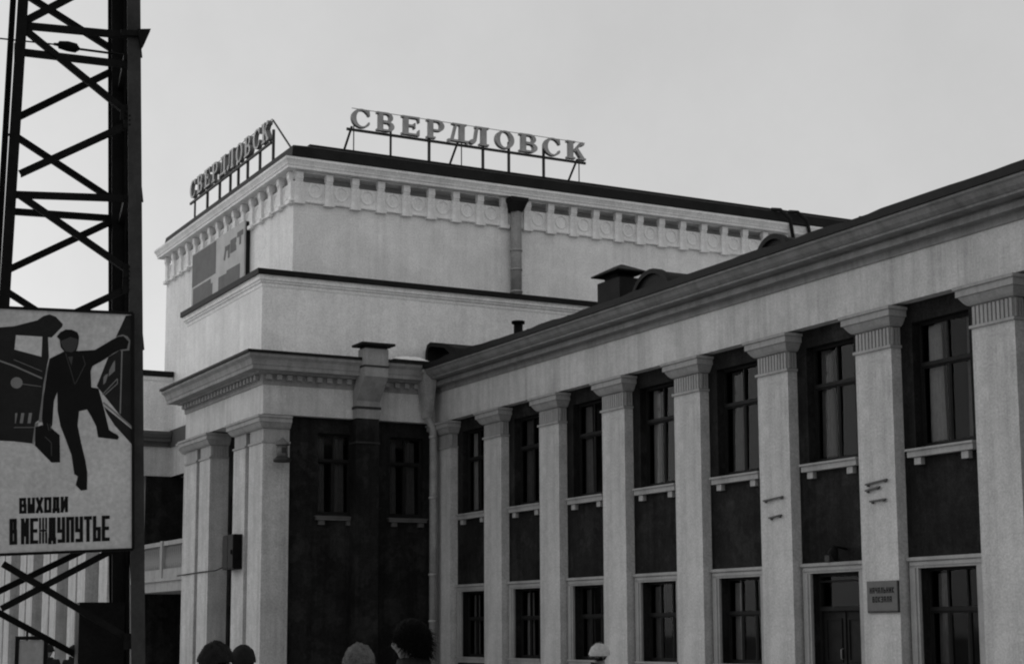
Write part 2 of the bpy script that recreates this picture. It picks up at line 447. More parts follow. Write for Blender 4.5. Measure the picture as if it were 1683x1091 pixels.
# iron brackets left in two pilasters
for X, zs in ((18.0, ((.18, .92, 4.59, 4.64), (.38, .84, 4.18, 4.22))), (21.6, ((.25, .94, 4.68, 4.74), (.24, .70, 4.55, 4.60), (.38, .88, 4.31, 4.33)))):
    for a, b, za, zb in zs:
        m = MB(); m.bar((X + a, -.045, za), (X + b, -.045, zb), .05, .035); m.box(X + a + .03, X + a + .08, -.04, .01, za - .05, za + .02)
        m.box(X + b - .10, X + b - .05, -.04, .01, zb - .05, zb + .02)
        m.build('wall_bracket', GREYW, wing, (X + a, 0, za))

# ------------------------------------------------------------------ projecting corner pavilion
pav = thing('corner_pavilion', 'projecting corner block with paired pale pillars and a dentilled cornice', 'building', (-4, -3, 0))
mb = MB()
wall_yz(mb, -5.2, .27, 0, 8.46, -.27, .30, [(-4.03, -2.83, 5.34, 7.95), (-1.50, -.30, 5.34, 7.95)])
wall_xz(mb, -8.9, -.27, 0, 8.46, -5.30, .3, [(-5.2, -3.2, .02, 6.2)])
mb.build('wall', DARKW, pav, fix=False)
mb = MB(); mb.quad((-2.6, -5, 0), (-2.6, .2, 0), (-2.6, .2, 8.4), (-2.6, -5, 8.4)); mb.quad((-8.8, -3.2, 0), (-2.6, -3.2, 0), (-2.6, -3.2, 8.4), (-8.8, -3.2, 8.4))
mb.box(-2.6, -.6, -2.3, -2.2, 0, 8.4); mb.box(-2.6, .12, .05, .15, 0, 8.4); mb.box(-2.6, -.6, -5.0, .1, 8.3, 8.42); mb.build('room', ROOM, pav)
mb = MB()
mb.sweep([(-8.32, -4.27), (-8.32, -6), (0, -6), (0, .9)], [(-.75, 8.44), (0, 8.44), (0, 9.40), (-.75, 9.40)])
mb.build('frieze', MID, pav)
PATH = [(-8.32, -4.27), (-8.32, -6), (0, -6), (0, -.003)]
prof = [(-.2, 9.38), (.04, 9.38), (.04, 9.48), (.05, 9.48), (.05, 9.70), (.24, 9.71), (.27, 9.76), (.56, 9.775), (.56, 9.90), (.58, 9.905), (.60, 9.99),
        (.63, 10.08), (.69, 10.14), (.72, 10.17), (.72, 10.26), (-.2, 10.26)]
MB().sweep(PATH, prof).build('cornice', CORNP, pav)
MB().sweep(PATH, [(-.2, 10.262), (.78, 10.262), (.78, 10.345), (-.2, 10.52)]).build('cornice_flashing', SHEET, pav)
mb = MB(); k = 0
y = -5.95
while y < -.2: mb.box(.062, .19, y, y + .17, 9.53, 9.69); y += .34
x = -8.25
while x < -.1: mb.box(x, x + .17, -6.19, -6.062, 9.53, 9.69); x += .34
mb.build('dentil_course', TRIM, pav)['kind'] = 'stuff'
mb = MB(); mb.box(-8.3, -.02, -5.95, -.1, 10.3, 10.36); mb.build('flat_roof', SHEET, pav)
capov = [(-.02, 7.985), (.05, 8.0), (.10, 8.05), (.16, 8.14), (.17, 8.17), (.21, 8.175), (.21, 8.31), (.25, 8.32), (.25, 8.39), (-.02, 8.39)]
def pillar(xa, xb, yb, fl, gx0, gx1):
    m = MB()
    m.box(xa, gx0, -5.97, yb, 0, 7.53); m.box(gx1, xb, -5.97, yb, 0, 7.53); m.box(gx0, gx1, -5.50, yb, 0, 7.53)
    pl = m.build('pillar', PIL, pav, ((xa + xb)/2, -5.6, 0))
    c = MB()
    for a, b in ((xa, gx0), (gx1, xb)):
        c.box(a - .03, b + .03, -6.01, yb + .02, 7.53, 7.59)
        c.box(a + .02, b - .02, -5.95, yb, 7.59, 8.0)
    c.box(gx0, gx1, -5.50, yb, 7.53, 8.0)
    if fl: flutes(c, -5.93, yb - .02, 6, lambda mm, p, q, z0, z1: mm.box(xb - .03, xb + .015, p, q, z0, z1))
    c.sweep([(xa, yb), (xa, -5.97), (xb, -5.97), (xb, yb)], capov); c.box(xa + .01, xb - .01, -5.96, yb, 7.99, 8.44)
    c.build('capital', TRIM, pl, ((xa + xb)/2, -5.6, 7.5)); return pl
pillar(-2.92, -.04, -5.08, False, -1.72, -1.36)
pillar(-8.32, -5.46, -5.29, True, -7.0, -6.64)
m = MB(); m.box(-8.95, -8.42, -5.84, -5.29, 0, 8.0); m.box(-8.55, -8.34, -5.70, -5.29, 0, 8.0)
pl = m.build('pillar', PIL, pav, (-8.7, -5.6, 0))
c = MB(); c.sweep([(-8.95, -5.29), (-8.95, -5.84), (-8.42, -5.84), (-8.42, -5.29)], capov); c.box(-8.94, -8.43, -5.83, -5.29, 7.99, 8.44)
c.build('capital', TRIM, pl, (-8.7, -5.6, 8.0))
pj_ = joinery(1.2, 2.61, 1.76, [0], [0])
def turn(mb):          # local joinery turned to face +x
    t = MB(); t.v = [(-y, x, z) for x, y, z in mb.v]; t.f = mb.f; t.smooth = mb.smooth; return t
for yc in (-3.43, -.90):
    L0 = (-.27, yc, 5.34)
    o = turn(pj_).build('window', FRAME, pav); place(o, pav, L0)
    part(turn(pane(1.2, 2.61)).mesh('pane', GLASS, fix=False), 'pane', o, L0)
    s2 = MB(); s2.box(-.68, .68, -.14, .05, .07, .16); s2.box(-.71, .71, -.17, .05, .16, .20)
    part(turn(s2).mesh('sill', GREYW), 'sill', o, (-.27, yc, 5.08))
    for d in (-.48, .48): part(turn(MB().box(-.10, .10, -.10, .05, 0, .14)).mesh('corbel', GREYW), 'corbel', o, (-.27, yc + d, 5.0))
    for a, b in ((-.5, -.22), (.05, .45)):
        part(turn(curtain(a, b, .08, 2.5, folds=3, seed=int(a*10))).mesh('curtain', CURTD, fix=False), 'curtain', o, L0)

# ------------------------------------------------------------------ tower block behind, with the lower block in front of it
TX, TY, TX0, TY1 = -2.2, -4.27, -17.3, 24.0
tow = thing('station_tower', 'tall pale hall of the station rising above the roofs with a bracketed cornice', 'building', (-9, 6, 0))
mb = MB(); mb.box(TX0, TX, TY, TY1, 7.83, 16.74); mb.build('wall', PALE, tow)
mb = MB(); mb.box(TX0 + .5, TX - .5, TY + .5, TY1 - .5, 16.74, 17.3); mb.build('coffer_wall', mat('coffer_shade_grey', .36), tow)  # slot wall coloured darker to put shade between the brackets
TP = [(TX0, TY1), (TX0, TY), (TX, TY), (TX, TY1)]
prof = [(-.85, 17.06), (.03, 17.06), (.03, 17.09), (.33, 17.10), (.33, 17.20), (.36, 17.205), (.37, 17.26), (.41, 17.34), (.44, 17.38), (.44, 17.46), (.30, 17.50), (-.85, 17.55)]
MB().sweep(TP, prof).build('cornice', PALE, tow)
MB().sweep(TP, [(-1.2, 17.52), (.10, 17.52), (.12, 17.60), (.06, 17.97), (-1.2, 18.4)]).build('roof_edge', SHEET, tow)
mb = MB(); mb.box(TX0 + .9, TX - .9, TY + .9, TY1 - .9, 17.9, 18.38); mb.build('roof', SHEET, tow)
MB().sweep(TP, [(-.05, 16.02), (.10, 16.02), (.11, 16.06), (.05, 16.10), (-.05, 16.10)]).build('string_course', PALE, tow)
def ring(mb, c, r, t, axis, seg=18):
    n = seg; P = []; F = []
    for i in range(n):
        a = 2*PI*i/n
        for rr, o in ((r - t, -.01), (r - t*.5, .035), (r + t*.5, .035), (r + t, -.01)):
            u, w = rr*math.cos(a), rr*math.sin(a)
            P.append((c[0] + o, c[1] + u, c[2] + w) if axis == 'x' else (c[0] + u, c[1] - o, c[2] + w))
    for i in range(n):
        for j in range(3):
            F.append((i*4 + j, ((i+1) % n)*4 + j, ((i+1) % n)*4 + j + 1, i*4 + j + 1))
    mb.poly(P, F, True)
# brackets, strips, drops and medallions along the two seen sides: one mesh each, shared by the copies
def bracket_mesh(axis):
    m = MB()
    m.box(-.06, .15, -.125, .125, .72, .965); m.box(0, .12, -.12, .12, .64, .72)                       # modillion
    m.box(0, .10, -.145, .145, -.02, .64)                                                        # strip
    m.box(0, .17, -.19, .19, -.15, -.02)                                                         # drop below the string course
    if axis == 'y': m.v = [(y, -x, z) for x, y, z in m.v]
    return m
def medallion_mesh(axis):
    m = MB(); ring(m, (0, 0, 0), .23, .05, axis); return m
b0 = {a: bracket_mesh(a).mesh('bracket', PALE) for a in 'xy'}
m0 = {a: medallion_mesh(a).mesh('medallion', PALE) for a in 'xy'}
y = TY + .17; k = 0
part(b0['x'], 'bracket', tow, (TX, y, 16.10)); y = -3.02
while y < TY1 - .2:
    part(b0['x'], 'bracket', tow, (TX, y, 16.10)); part(m0['x'], 'medallion', tow, (TX, y - .48, 16.46)); y += .962
x = TX - .17
part(b0['y'], 'bracket', tow, (x, TY, 16.10)); x = -3.40
while x > TX0:
    part(b0['y'], 'bracket', tow, (x, TY, 16.10)); part(m0['y'], 'medallion', tow, (x + .48, TY, 16.46)); x -= .975
# lower block
mb = MB(); mb.prism([(-8.95, -5.83), (-.75, -5.83), (-.75, 12), (-2.0, 12), (-2.0, -4.0), (-8.95, -4.0)], 'z', 9.6, 13.1)
mb.build('lower_wall', PALE, tow, (-4.5, -5, 9.6))
LP = [(-8.95, -4.2), (-8.95, -5.83), (-.75, -5.83), (-.75, 12)]
MB().sweep(LP, [(-.1, 12.70), (.02, 12.70), (.03, 12.80), (.08, 12.83), (.08, 12.88), (.13, 12.90), (.13, 13.0), (.16, 13.02), (.16, 13.05), (-.1, 13.05)]).build('lower_cornice', PALE, tow)
MB().sweep(LP, [(-1.45, 13.052), (.22, 13.052), (.22, 13.24), (-1.45, 13.42)]).build('lower_roof', SHEET, tow)
mb = MB(); mb.box(-8.9, -1.0, -5.75, -4.2, 13.1, 13.25); mb.build('lower_roof_deck', SHEET, tow)
sc = [(-8.94, 12.2)] + [(-8.97 - .50*(t**2.2), 12.2 - 1.75*t) for t in [j/10 for j in range(11)]] + [(-9.47, 9.8), (-8.94, 9.8)]
MB().prism(sc, 'y', -5.70, -5.15).build('scroll_buttress', PALE, tow)
# recessed loggia between this pavilion and the far one, with a balcony
mb = MB(); mb.box(-15.99, -8.97, -4.30, -3.9, 7.83, 9.02); mb.build('loggia_frieze', MID, tow)
mb = MB(); mb.box(-15.99, -8.97, -4.36, -4.2, 9.02, 9.70); mb.build('loggia_band', GREYW, tow)
mb = MB(); mb.quad((-15.99, -1.2, 0), (-8.97, -1.2, 0), (-8.97, -1.2, 7.9), (-15.99, -1.2, 7.9)); mb.quad((-8.975, -5.3, 0), (-8.975, -1.2, 0), (-8.975, -1.2, 7.83), (-8.975, -5.3, 7.83)); mb.quad((-15.985, -5.3, 0), (-15.985, -1.2, 0), (-15.985, -1.2, 7.83), (-15.985, -5.3, 7.83)); mb.build('loggia_wall', DARKW, tow, fix=False)
bal = MB(); bal.box(-15.98, -8.97, -5.75, -1.25, 3.12, 3.50); bal.box(-15.98, -8.97, -5.83, -1.25, 3.50, 3.62); bal.box(-15.98, -8.97, -5.78, -5.42, 3.62, 3.95)
balcony = bal.build('balcony', TRIM, tow, (-12.5, -5, 3.1))
MB().box(-15.98, -8.97, -5.77, -5.43, 4.82, 4.98).build('rail', TRIM, balcony, (-12.5, -5.6, 4.9))
bl = MB().tube([(0, 0, 0), (0, 0, .08), (0, 0, .25), (0, 0, .5), (0, 0, .72), (0, 0, .875)], [.09, .055, .10, .06, .05, .085], 8).mesh('baluster', TRIM)
for j in range(26): part(bl, 'baluster', balcony, (-15.8 + j*.265, -5.6, 3.947))
for xx in (-15.85, -11.75): MB().box(xx - .14, xx + .14, -5.82, -5.40, 3.62, 5.0).build('pedestal', TRIM, balcony, (xx, -5.6, 3.6))
for j in range(4):
    xx = -14.9 + j*1.6
    f = joinery(1.3, 2.7, 1.7, [0], [0]).build('window', STEELG, tow); place(f, tow, (xx, -1.5, .2))
    part(pane(1.3, 2.7).mesh('pane', GLASS, fix=False), 'pane', f, (xx, -1.5, .2))

# ------------------------------------------------------------------ far pavilion, the twin beyond the loggia
far = thing('far_pavilion', 'far end block of the station seen behind the steel mast, pillars in pairs', 'building', (-27, -3, 0))
mb = MB(); mb.box(-75, -16.0, -5.3, 6, 0, 7.84); mb.build('wall', GREYW, far)
mb = MB(); mb.box(-75, -15.995, -6, 6, 7.84, 9.03); mb.build('frieze', MID, far)
FP = [(-75, 6), (-75, -6), (-15.99, -6), (-15.99, -4.4)]
MB().sweep(FP, [(-.3, 9.02), (.08, 9.02), (.1, 9.2), (.3, 9.22), (.3, 9.35), (.36, 9.36), (.42, 9.5), (.42, 9.62), (-.3, 9.68)]).build('cornice', GREYW, far)
mb = MB(); mb.box(-75, -16.0, -5.85, 6, 9.6, 11.85); mb.build('attic', PALE, far)
MB().sweep([(-75, 6), (-75, -5.85), (-16.0, -5.85), (-16.0, -4.3)], [(-.3, 11.72), (.06, 11.72), (.08, 11.84), (.14, 11.86), (-.3, 11.9)]).build('attic_cornice', PALE, far)
MB().sweep([(-75, 6), (-75, -5.85), (-16.0, -5.85), (-16.0, -4.3)], [(-9, 11.905), (.16, 11.905), (.16, 12.10), (-9, 12.4)]).build('roof', SHEET, far)
for a, b in ((-25.9, -22.8), (-31.15, -28.2), (-36.4, -33.4), (-20.4, -17.3), (-41.8, -38.8), (-47.2, -44.2), (-52.6, -49.6), (-58, -55), (-63.4, -60.4)):
    m = MB(); mid_ = (a + b)/2
    m.box(a, mid_ - .16, -5.97, -5.2, 0, 7.84); m.box(mid_ + .16, b, -5.97, -5.2, 0, 7.84); m.box(mid_ - .16, mid_ + .16, -5.8, -5.2, 0, 7.84)
    m.build('pillar', PIL, far, (mid_, -5.6, 0))
for xx in (-21.6, -27.1, -32.3):
    f = joinery(1.5, 2.3, 1.5, [0], [0]).build('window', FRAME, far); place(f, far, (xx, -5.60, .9))
    part(pane(1.5, 2.3).mesh('pane', GLASS, fix=False), 'pane', f, (xx, -5.60, .9))

# ------------------------------------------------------------------ lettering
def ell(cx, cz, rx, rz, a0, a1, n=20):
    return [(cx + rx*math.cos(math.radians(a0 + (a1-a0)*i/n)), cz + rz*math.sin(math.radians(a0 + (a1-a0)*i/n))) for i in range(n + 1)]
def band(o, i): return [q for q in (o + i[::-1])]
ST, TH, SF = .25, .10, .10             # stem, thin stroke, serif height in a unit letter (1 high, about 1 wide)
def serif_letter(ch):
    P = []
    box = lambda a, b, c, d: P.append([(a, c), (b, c), (b, d), (a, d)])
    def bowl(x0, x1, z0, z1, t=.22):
        cz, rz = (z0 + z1)/2, (z1 - z0)/2; xm = x0 + (x1 - x0)*.42
        P.append(band(ell(xm, cz, x1 - xm, rz, -90, 90), ell(xm, cz, x1 - xm - t, rz - TH, -90, 90)))
        box(x0, xm, z1 - TH, z1); box(x0, xm, z0, z0 + TH)
    if ch in 'СО':
        if ch == 'О': P.append(band(ell(.5, .5, .48, .5, 0, 360, 40), ell(.5, .5, .25, .41, 0, 360, 40)))
        else:
            P.append(band(ell(.52, .5, .50, .5, 42, 318, 34), ell(.56, .5, .31, .41, 42, 318, 34)))
            P.append([(.80, .98), (.92, .98), (.95, .66), (.87, .66), (.80, .80)]); P.append([(.80, .20), (.88, .14), (.95, .26), (.90, .36)])
    elif ch == 'В':
        box(.10, .10 + ST, 0, 1); box(.0, .10, 0, SF); box(.0, .10, 1 - SF, 1)
        bowl(.34, .88, .47, 1, .2); bowl(.34, .95, 0, .53, .22)
    elif ch == 'Е':
        box(.10, .10 + ST, 0, 1); box(0, .10, 0, SF); box(0, .10, 1 - SF, 1)
        box(.35, .92, 1 - TH, 1); box(.35, .92, 0, TH); box(.35, .70, .455, .555)
        P.append([(.82, 1 - TH), (.92, 1 - TH), (.92, .70), (.88, .70)]); P.append([(.88, .32), (.92, .32), (.92, TH), (.80, TH)])
        box(.63, .70, .36, .455); box(.63, .70, .555, .65)
    elif ch == 'Р':
        box(.10, .10 + ST, 0, 1); box(0, .10, 0, SF); box(.35, .47, 0, SF); box(0, .10, 1 - SF, 1); bowl(.34, .95, .40, 1, .23)
    elif ch == 'Д':
        box(.58, .58 + ST, .12, 1); P.append([(.16, .12), (.27, .12), (.44, .90), (.34, .90)]); box(.28, .58, .90, 1); box(.83, .93, .92, 1); box(.2, .28, .92, 1)
        box(.0, 1.0, .02, .12); box(0, .09, -.12, .02); box(.91, 1.0, -.12, .02)
    elif ch == 'Л':
        box(.56, .56 + ST, 0, 1); box(.46, .56, 0, SF); box(.81, .92, 0, SF); box(.26, .56, .90, 1); box(.81, .92, .92, 1)
        P.append([(.20, .12), (.30, .16), (.40, .90), (.30, .90)]); P.append(ell(.12, .13, .14, .13, 0, 345, 14))
    elif ch == 'К':
        box(.10, .10 + ST, 0, 1); box(0, .10, 0, SF); box(.35, .45, 0, SF); box(0, .10, 1 - SF, 1); box(.35, .45, 1 - SF, 1)
        P.append([(.35, .46), (.42, .38), (.80, .84), (.72, .92)]); P.append(ell(.82, .88, .12, .11, 0, 345, 14))
        P.append([(.44, .55), (.56, .66), (.95, .10), (.72, .10)]); box(.68, 1.02, 0, .10)
    return P
def triangulated(pts):
    from mathutils.geometry import tessellate_polygon
    return tessellate_polygon([[Vector((a, b, 0)) for a, b in pts]])
def solid(mb, pts, put, d0, d1):
    """2-D outline made solid between two depths"""
    n = len(pts); P = [put(a, b, d0) for a, b in pts] + [put(a, b, d1) for a, b in pts]
    F = []
    for t in triangulated(pts): F += [tuple(t), tuple(i + n for i in reversed(t))]
    F += [(i, (i+1) % n, n + (i+1) % n, n + i) for i in range(n)]
    mb.poly(P, F)
def roof_sign(name, label, put, spans, z0, h, rail, foot, posts, braces, group):
    root = thing(name, label, 'sign', put(spans[0][0], 18.4, 0), group)
    for k, (ch, (a, b)) in enumerate(zip('СВЕРДЛОВСК', spans)):
        m = MB(); f = MB()
        for j, pl in enumerate(serif_letter(ch)):
            q = [(a + (b - a)*x, z0 + h*z) for x, z in pl]
            solid(m, q, put, -.075 - .002*j, .075 + .002*j)
            cx = sum(p[0] for p in q)/len(q); cz = sum(p[1] for p in q)/len(q)
        L0 = tuple(put((a + b)/2, z0, 0))
        o = m.build('letter', LETS, root, L0)
        for j, pl in enumerate(serif_letter(ch)):
            q = [(a + (b - a)*x, z0 + h*z) for x, z in pl]
            n = len(q); tri = triangulated(q)
            P = [put(u, w, -.085 - .003*j) for u, w in q]
            f.poly(P, [tuple(t) for t in tri])
        g2 = f.build('letter_face', LET, o, L0, fix=False)
    lo, hi = spans[0][0] - .15, spans[-1][1] + .05
    m = MB(); m.bar(put(lo, rail, .0), put(hi, rail, .0), .07, .09); m.build('rail', STEELG, root, put(lo, rail, 0))
    m = MB(); m.bar(put(lo + .2, z0 + h + .01, .03), put(hi, z0 + h + .01, .03), .018, .018); m.build('top_wire', STEELG, root, put(lo, z0 + h, 0))
    for t, w in posts:
        m = MB(); m.bar(put(t, foot, .05), put(t, z0 + h*.45, .05), w, w, (1, .3, 0)); m.build('post', STEELG, root, put(t, foot, 0))
    for t, d in braces:
        m = MB(); m.bar(put(t, z0 + .05, .06), put(t + d[0], foot, d[1]), .06, .06, (1, .3, 0)); m.build('brace', STEELG, root, put(t, foot, 0))

def cyr(ch):
    """block-letter strokes in a unit box"""
    V = {'А': [[(0,0),(0,1),(1,1),(1,0)], [(0,.42),(1,.42)]], 'В': [[(0,0),(0,1),(.9,1),(.9,.53)], [(0,.5),(1,.5),(1,0),(0,0)]],
         'Ы': [[(0,1),(0,0),(.55,0),(.55,.5),(0,.5)], [(1,0),(1,1)]], 'Х': [[(0,0),(1,1)], [(0,1),(1,0)]], 'О': [[(0,0),(0,1),(1,1),(1,0),(0,0)]],
         'Д': [[(.12,.14),(.12,1),(.88,1),(.88,.14)], [(0,-.04),(0,.1),(1,.1),(1,-.04)]], 'И': [[(0,1),(0,0),(1,1),(1,0)]], 'М': [[(0,0),(0,1),(.5,.35),(1,1),(1,0)]],
         'Е': [[(1,0),(0,0),(0,1),(1,1)], [(0,.5),(.85,.5)]], 'Ж': [[(0,0),(0,.40)], [(1,1),(1,.60)], [(0,1),(0,.60)], [(1,.40),(1,0)], [(0,.5),(1,.5)], [(.5,0),(.5,1)]],
         'У': [[(0,1),(0,.45),(1,.45)], [(1,1),(1,0),(.1,0)]], 'П': [[(0,0),(0,1),(1,1),(1,0)]], 'Т': [[(0,1),(1,1)], [(.5,1),(.5,0)]],
         'Ь': [[(0,1),(0,0),(1,0),(1,.5),(0,.5)]], 'Н': [[(0,0),(0,1)], [(1,0),(1,1)], [(0,.5),(1,.5)]], 'Ч': [[(0,1),(0,.5),(1,.5)], [(1,1),(1,0)]],
         'Л': [[(0,0),(.25,1),(1,1),(1,0)]], 'К': [[(0,0),(0,1)], [(0,.5),(1,1)], [(0,.5),(1,0)]], 'З': [[(0,1),(1,1),(1,0),(0,0)], [(.3,.5),(1,.5)]]}
    return V[ch]
def stroke_quads(ch, x0, z0, w, h, t):
    out = []
    for pl in cyr(ch):
        pts = [(x0 + t/2 + (w - t)*a, z0 + t/2 + (h - t)*b) for a, b in pl]
        for p, q in zip(pts, pts[1:]):
            d = math.hypot(q[0]-p[0], q[1]-p[1]); ux, uz = (q[0]-p[0])/d, (q[1]-p[1])/d
            a = (p[0] - ux*t/2, p[1] - uz*t/2); b = (q[0] + ux*t/2, q[1] + uz*t/2)
            nx, nz = -uz*t/2, ux*t/2
            out.append([(a[0]+nx, a[1]+nz), (b[0]+nx, b[1]+nz), (b[0]-nx, b[1]-nz), (a[0]-nx, a[1]-nz)])
    return out

# ------------------------------------------------------------------ rooftop station-name signs
GR = 'station name signs on the tower roof'
SP = [(-1.69,-.94),(-.71,-.0),(.27,1.02),(1.26,1.99),(2.12,2.92),(3.0,3.85),(4.04,4.86),(5.07,5.86),(6.08,6.85),(7.1,7.9)]
roof_sign('roof_sign', 'wide open letter sign reading along the long tower eave, seen face on', lambda t, z, d: (-3.5 - d, t, z), SP, 19.34, .70, 19.25, 17.95,
          [(-1.55,.03),(-.12,.06),(1.4,.08),(2.71,.03),(3.59,.08),(4.67,.08),(6.15,.08),(7.69,.03)], [(-1.62,(-.05,1.4)),(2.57,(-.05,1.4)),(7.62,(-.05,1.4))], GR)
SL = [(-16.25 + .995*k, -16.25 + .995*k + .80) for k in range(10)]
roof_sign('roof_sign', 'open letter sign on the short tower side, seen steeply from the edge', lambda t, z, d: (t, -3.6 + d, z), SL, 19.42, .76, 19.30, 17.95,
          [(-15.9,.06),(-14.2,.08),(-12.6,.08),(-11.27,.08),(-10.3,.08),(-9.2,.08),(-7.8,.08),(-6.35,.08)], [], GR)
sg = bpy.data.objects['roof_sign.001']
MB().bar((-6.3, -3.6, 20.1), (-4.0, -3.55, 18.2), .05, .05).build('brace', STEELG, sg, (-5, -3.6, 18.3))

# ------------------------------------------------------------------ big painted board on the tower front
bd = thing('display_board', 'large pale board painted with dark blocks hung on the tower front', 'display board', (-9.8, -4.4, 13))
mb = MB(); mb.box(-12.95, -6.62, -4.50, -4.44, 13.1, 16.33); mb.build('panel', BOARDP, bd)
mb = MB(); mb.box(-12.93, -6.64, -4.436, -4.271, 13.1, 16.31); mb.build('shadow_gap_fill', SHEET, bd)  # dark sheet standing in for the shadowed gap behind the panel
mb = MB()
for j, pl in enumerate([[(-12.90,15.0),(-12.90,16.28),(-9.92,16.28),(-9.92,15.02)], [(-12.75,13.12),(-12.75,14.92),(-10.5,14.92),(-10.5,14.72),(-10.28,14.72),(-10.28,13.12)],
          [(-9.55,13.12),(-9.55,14.78),(-8.6,14.76),(-8.6,14.86),(-7.06,14.84),(-7.06,13.12)]]):
    solid(mb, pl, lambda a, b, d: (a, d, b), -4.508, -4.499)
mb.build('painted_block', BOARDD, bd)
mb = MB()
for j, (ch, xa) in enumerate(zip('ЛЕТ', (-8.95, -8.2, -7.42))):
    for k, q in enumerate(stroke_quads(ch, xa, 15.3 + .12*j, .68, .50, .19)): solid(mb, q, lambda a, b, d: (a, d, b), -4.508 - .0007*k, -4.499)
mb.build('lettering', BOARDD, bd)

# ------------------------------------------------------------------ rain pipes, vent shaft
def pipe(name, label, pts, rad, rings, m, hop=None):
    root = thing(name, label, 'drainpipe', (pts[-1][0], pts[-1][1], 0), 'drainpipes')
    MB().tube(pts, rad, 14).build('pipe', m, root, pts[-1])
    for z in rings:
        p = next((q for q in pts if True)); x, y = pts[-1][0], pts[-1][1]
        MB().tube([(x, y, z), (x, y, z + .07)], rad + .025, 14).build('collar', m, root, (x, y, z))
    if hop: hop.build('hopper', m, root, (pts[0][0], pts[0][1], pts[0][2]))
hop = MB()
def frustum(mb, c0, h0, c1, h1):
    P = [(c0[0]+sx*h0[0], c0[1]+sy*h0[1], c0[2]) for sx, sy in ((-1,-1),(1,-1),(1,1),(-1,1))] + [(c1[0]+sx*h1[0], c1[1]+sy*h1[1], c1[2]) for sx, sy in ((-1,-1),(1,-1),(1,1),(-1,1))]
    mb.poly(P, [(3,2,1,0),(4,5,6,7),(0,1,5,4),(1,2,6,5),(2,3,7,6),(3,0,4,7)])
frustum(hop, (.36, -.46, 8.55), (.13, .12), (.40, -.50, 10.0), (.34, .24)); hop.box(.02, .80, -.80, -.20, 10.0, 10.14)
pipe('drainpipe', 'drainpipe with a tall tapering hopper in the inner corner beside the pavilion', [(.36, -.46, 8.6), (.42, -.26, 8.2), (.42, -.26, .2)], .125, (7.9, 5.9, 3.4, 1.9), PIPE, hop)
hop = MB(); frustum(hop, (-1.95, 4.1, 16.55), (.2, .2), (-1.9, 4.1, 16.9), (.30, .33)); hop.box(-2.19, -1.6, 3.75, 4.45, 16.9, 17.04)
ho = pipe('drainpipe', 'straight drainpipe down the bare tower wall below the lettering', [(-1.95, 4.12, 16.6), (-1.95, 4.12, 13.3)], .20, (15.1, 14.4, 13.6), PIPE, hop)
bpy.data.objects['hopper.001'].data.materials[0] = SHEET
sh = thing('vent_shaft', 'boxy ventilation shaft with a flat cap rising past the pavilion cornice', 'vent shaft', (0, -2.5, 0))
MB().prism([(.99,10.62),(.99,9.72),(.34,9.0),(.34,8.43),(-.02,8.43),(-.02,9.3),(.44,9.85),(.44,10.62)], 'y', -2.95, -2.13).build('upper_duct', PIPEP, sh)
MB().prism([(.32,8.43),(.32,.05),(-.26,.05),(-.26,8.43)], 'y', -2.93, -2.15).build('lower_duct', DARKW, sh, label='lower duct painted dark like the wall')
m = MB(); m.box(.28, 1.17, -3.12, -1.96, 10.72, 10.79); m.box(.44, .99, -2.9, -2.18, 10.62, 10.72); m.build('cap', SHEET, sh)
for q in ((-.25, .36, -2.98, -2.10, 8.74, 8.82), (.42, 1.01, -2.97, -2.11, 10.02, 10.08), (-.25, .345, -2.96, -2.12, 7.62, 7.68)): MB().box(*q).build('flange', STEELG, sh, (q[0], -2.5, q[4]))

# ------------------------------------------------------------------ lamp, cabinet and cable on the pavilion pillars
lp = thing('wall_lantern', 'small lantern with a wide dark bottom rim on the corner pillar', 'lantern', (.32, -5.45, 7.0))
MB().tube([(.32,-5.45,7.42),(.32,-5.45,7.50),(.32,-5.45,7.58),(.32,-5.45,7.66)], [.22,.20,.11,.03], 16).build('hood', LAMPG, lp)
MB().tube([(.32,-5.45,7.06),(.32,-5.45,7.42)], .17, 16).build('body', LAMPG, lp)
MB().tube([(.32,-5.45,6.90),(.32,-5.45,6.97),(.32,-5.45,7.06)], [.27,.29,.19], 18).build('rim', STEELG, lp)
MB().box(.40, .50, -5.53, -5.37, 7.17, 7.35).build('shutter', STEELG, lp)
MB().bar((-.05,-5.45,7.52),(.32,-5.45,7.52), .05, .05).build('arm', STEELG, lp)
cb = thing('wall_cabinet', 'dark two-door metal cabinet fixed between the front pillars', 'cabinet', (-2.5, -6.1, 3.6))
MB().box(-2.98, -1.86, -6.26, -5.975, 3.62, 4.74).build('case', STEEL, cb)
for a, b in ((-2.95, -2.44), (-2.40, -1.89)): MB().box(a, b, -6.285, -6.258, 3.66, 4.70).build('door', STEEL, cb, (a, -6.27, 3.66))
MB().box(-2.05, -1.98, -6.33, -6.284, 4.10, 4.24).build('handle', STEEL, cb, (-2, -6.3, 4.1))
cab = MB().tube([(-8.95,-6.0,3.62),(-7.6,-6.0,3.64),(-6.0,-6.0,3.66),(-4.4,-6.03,3.66),(-2.98,-6.03,3.80)], .022, 6).build('cable', STEEL, None, (-6, -6, 3.6))
tag(cab, 'thin dark cable strung across the front pillars to the cabinet', 'cable')

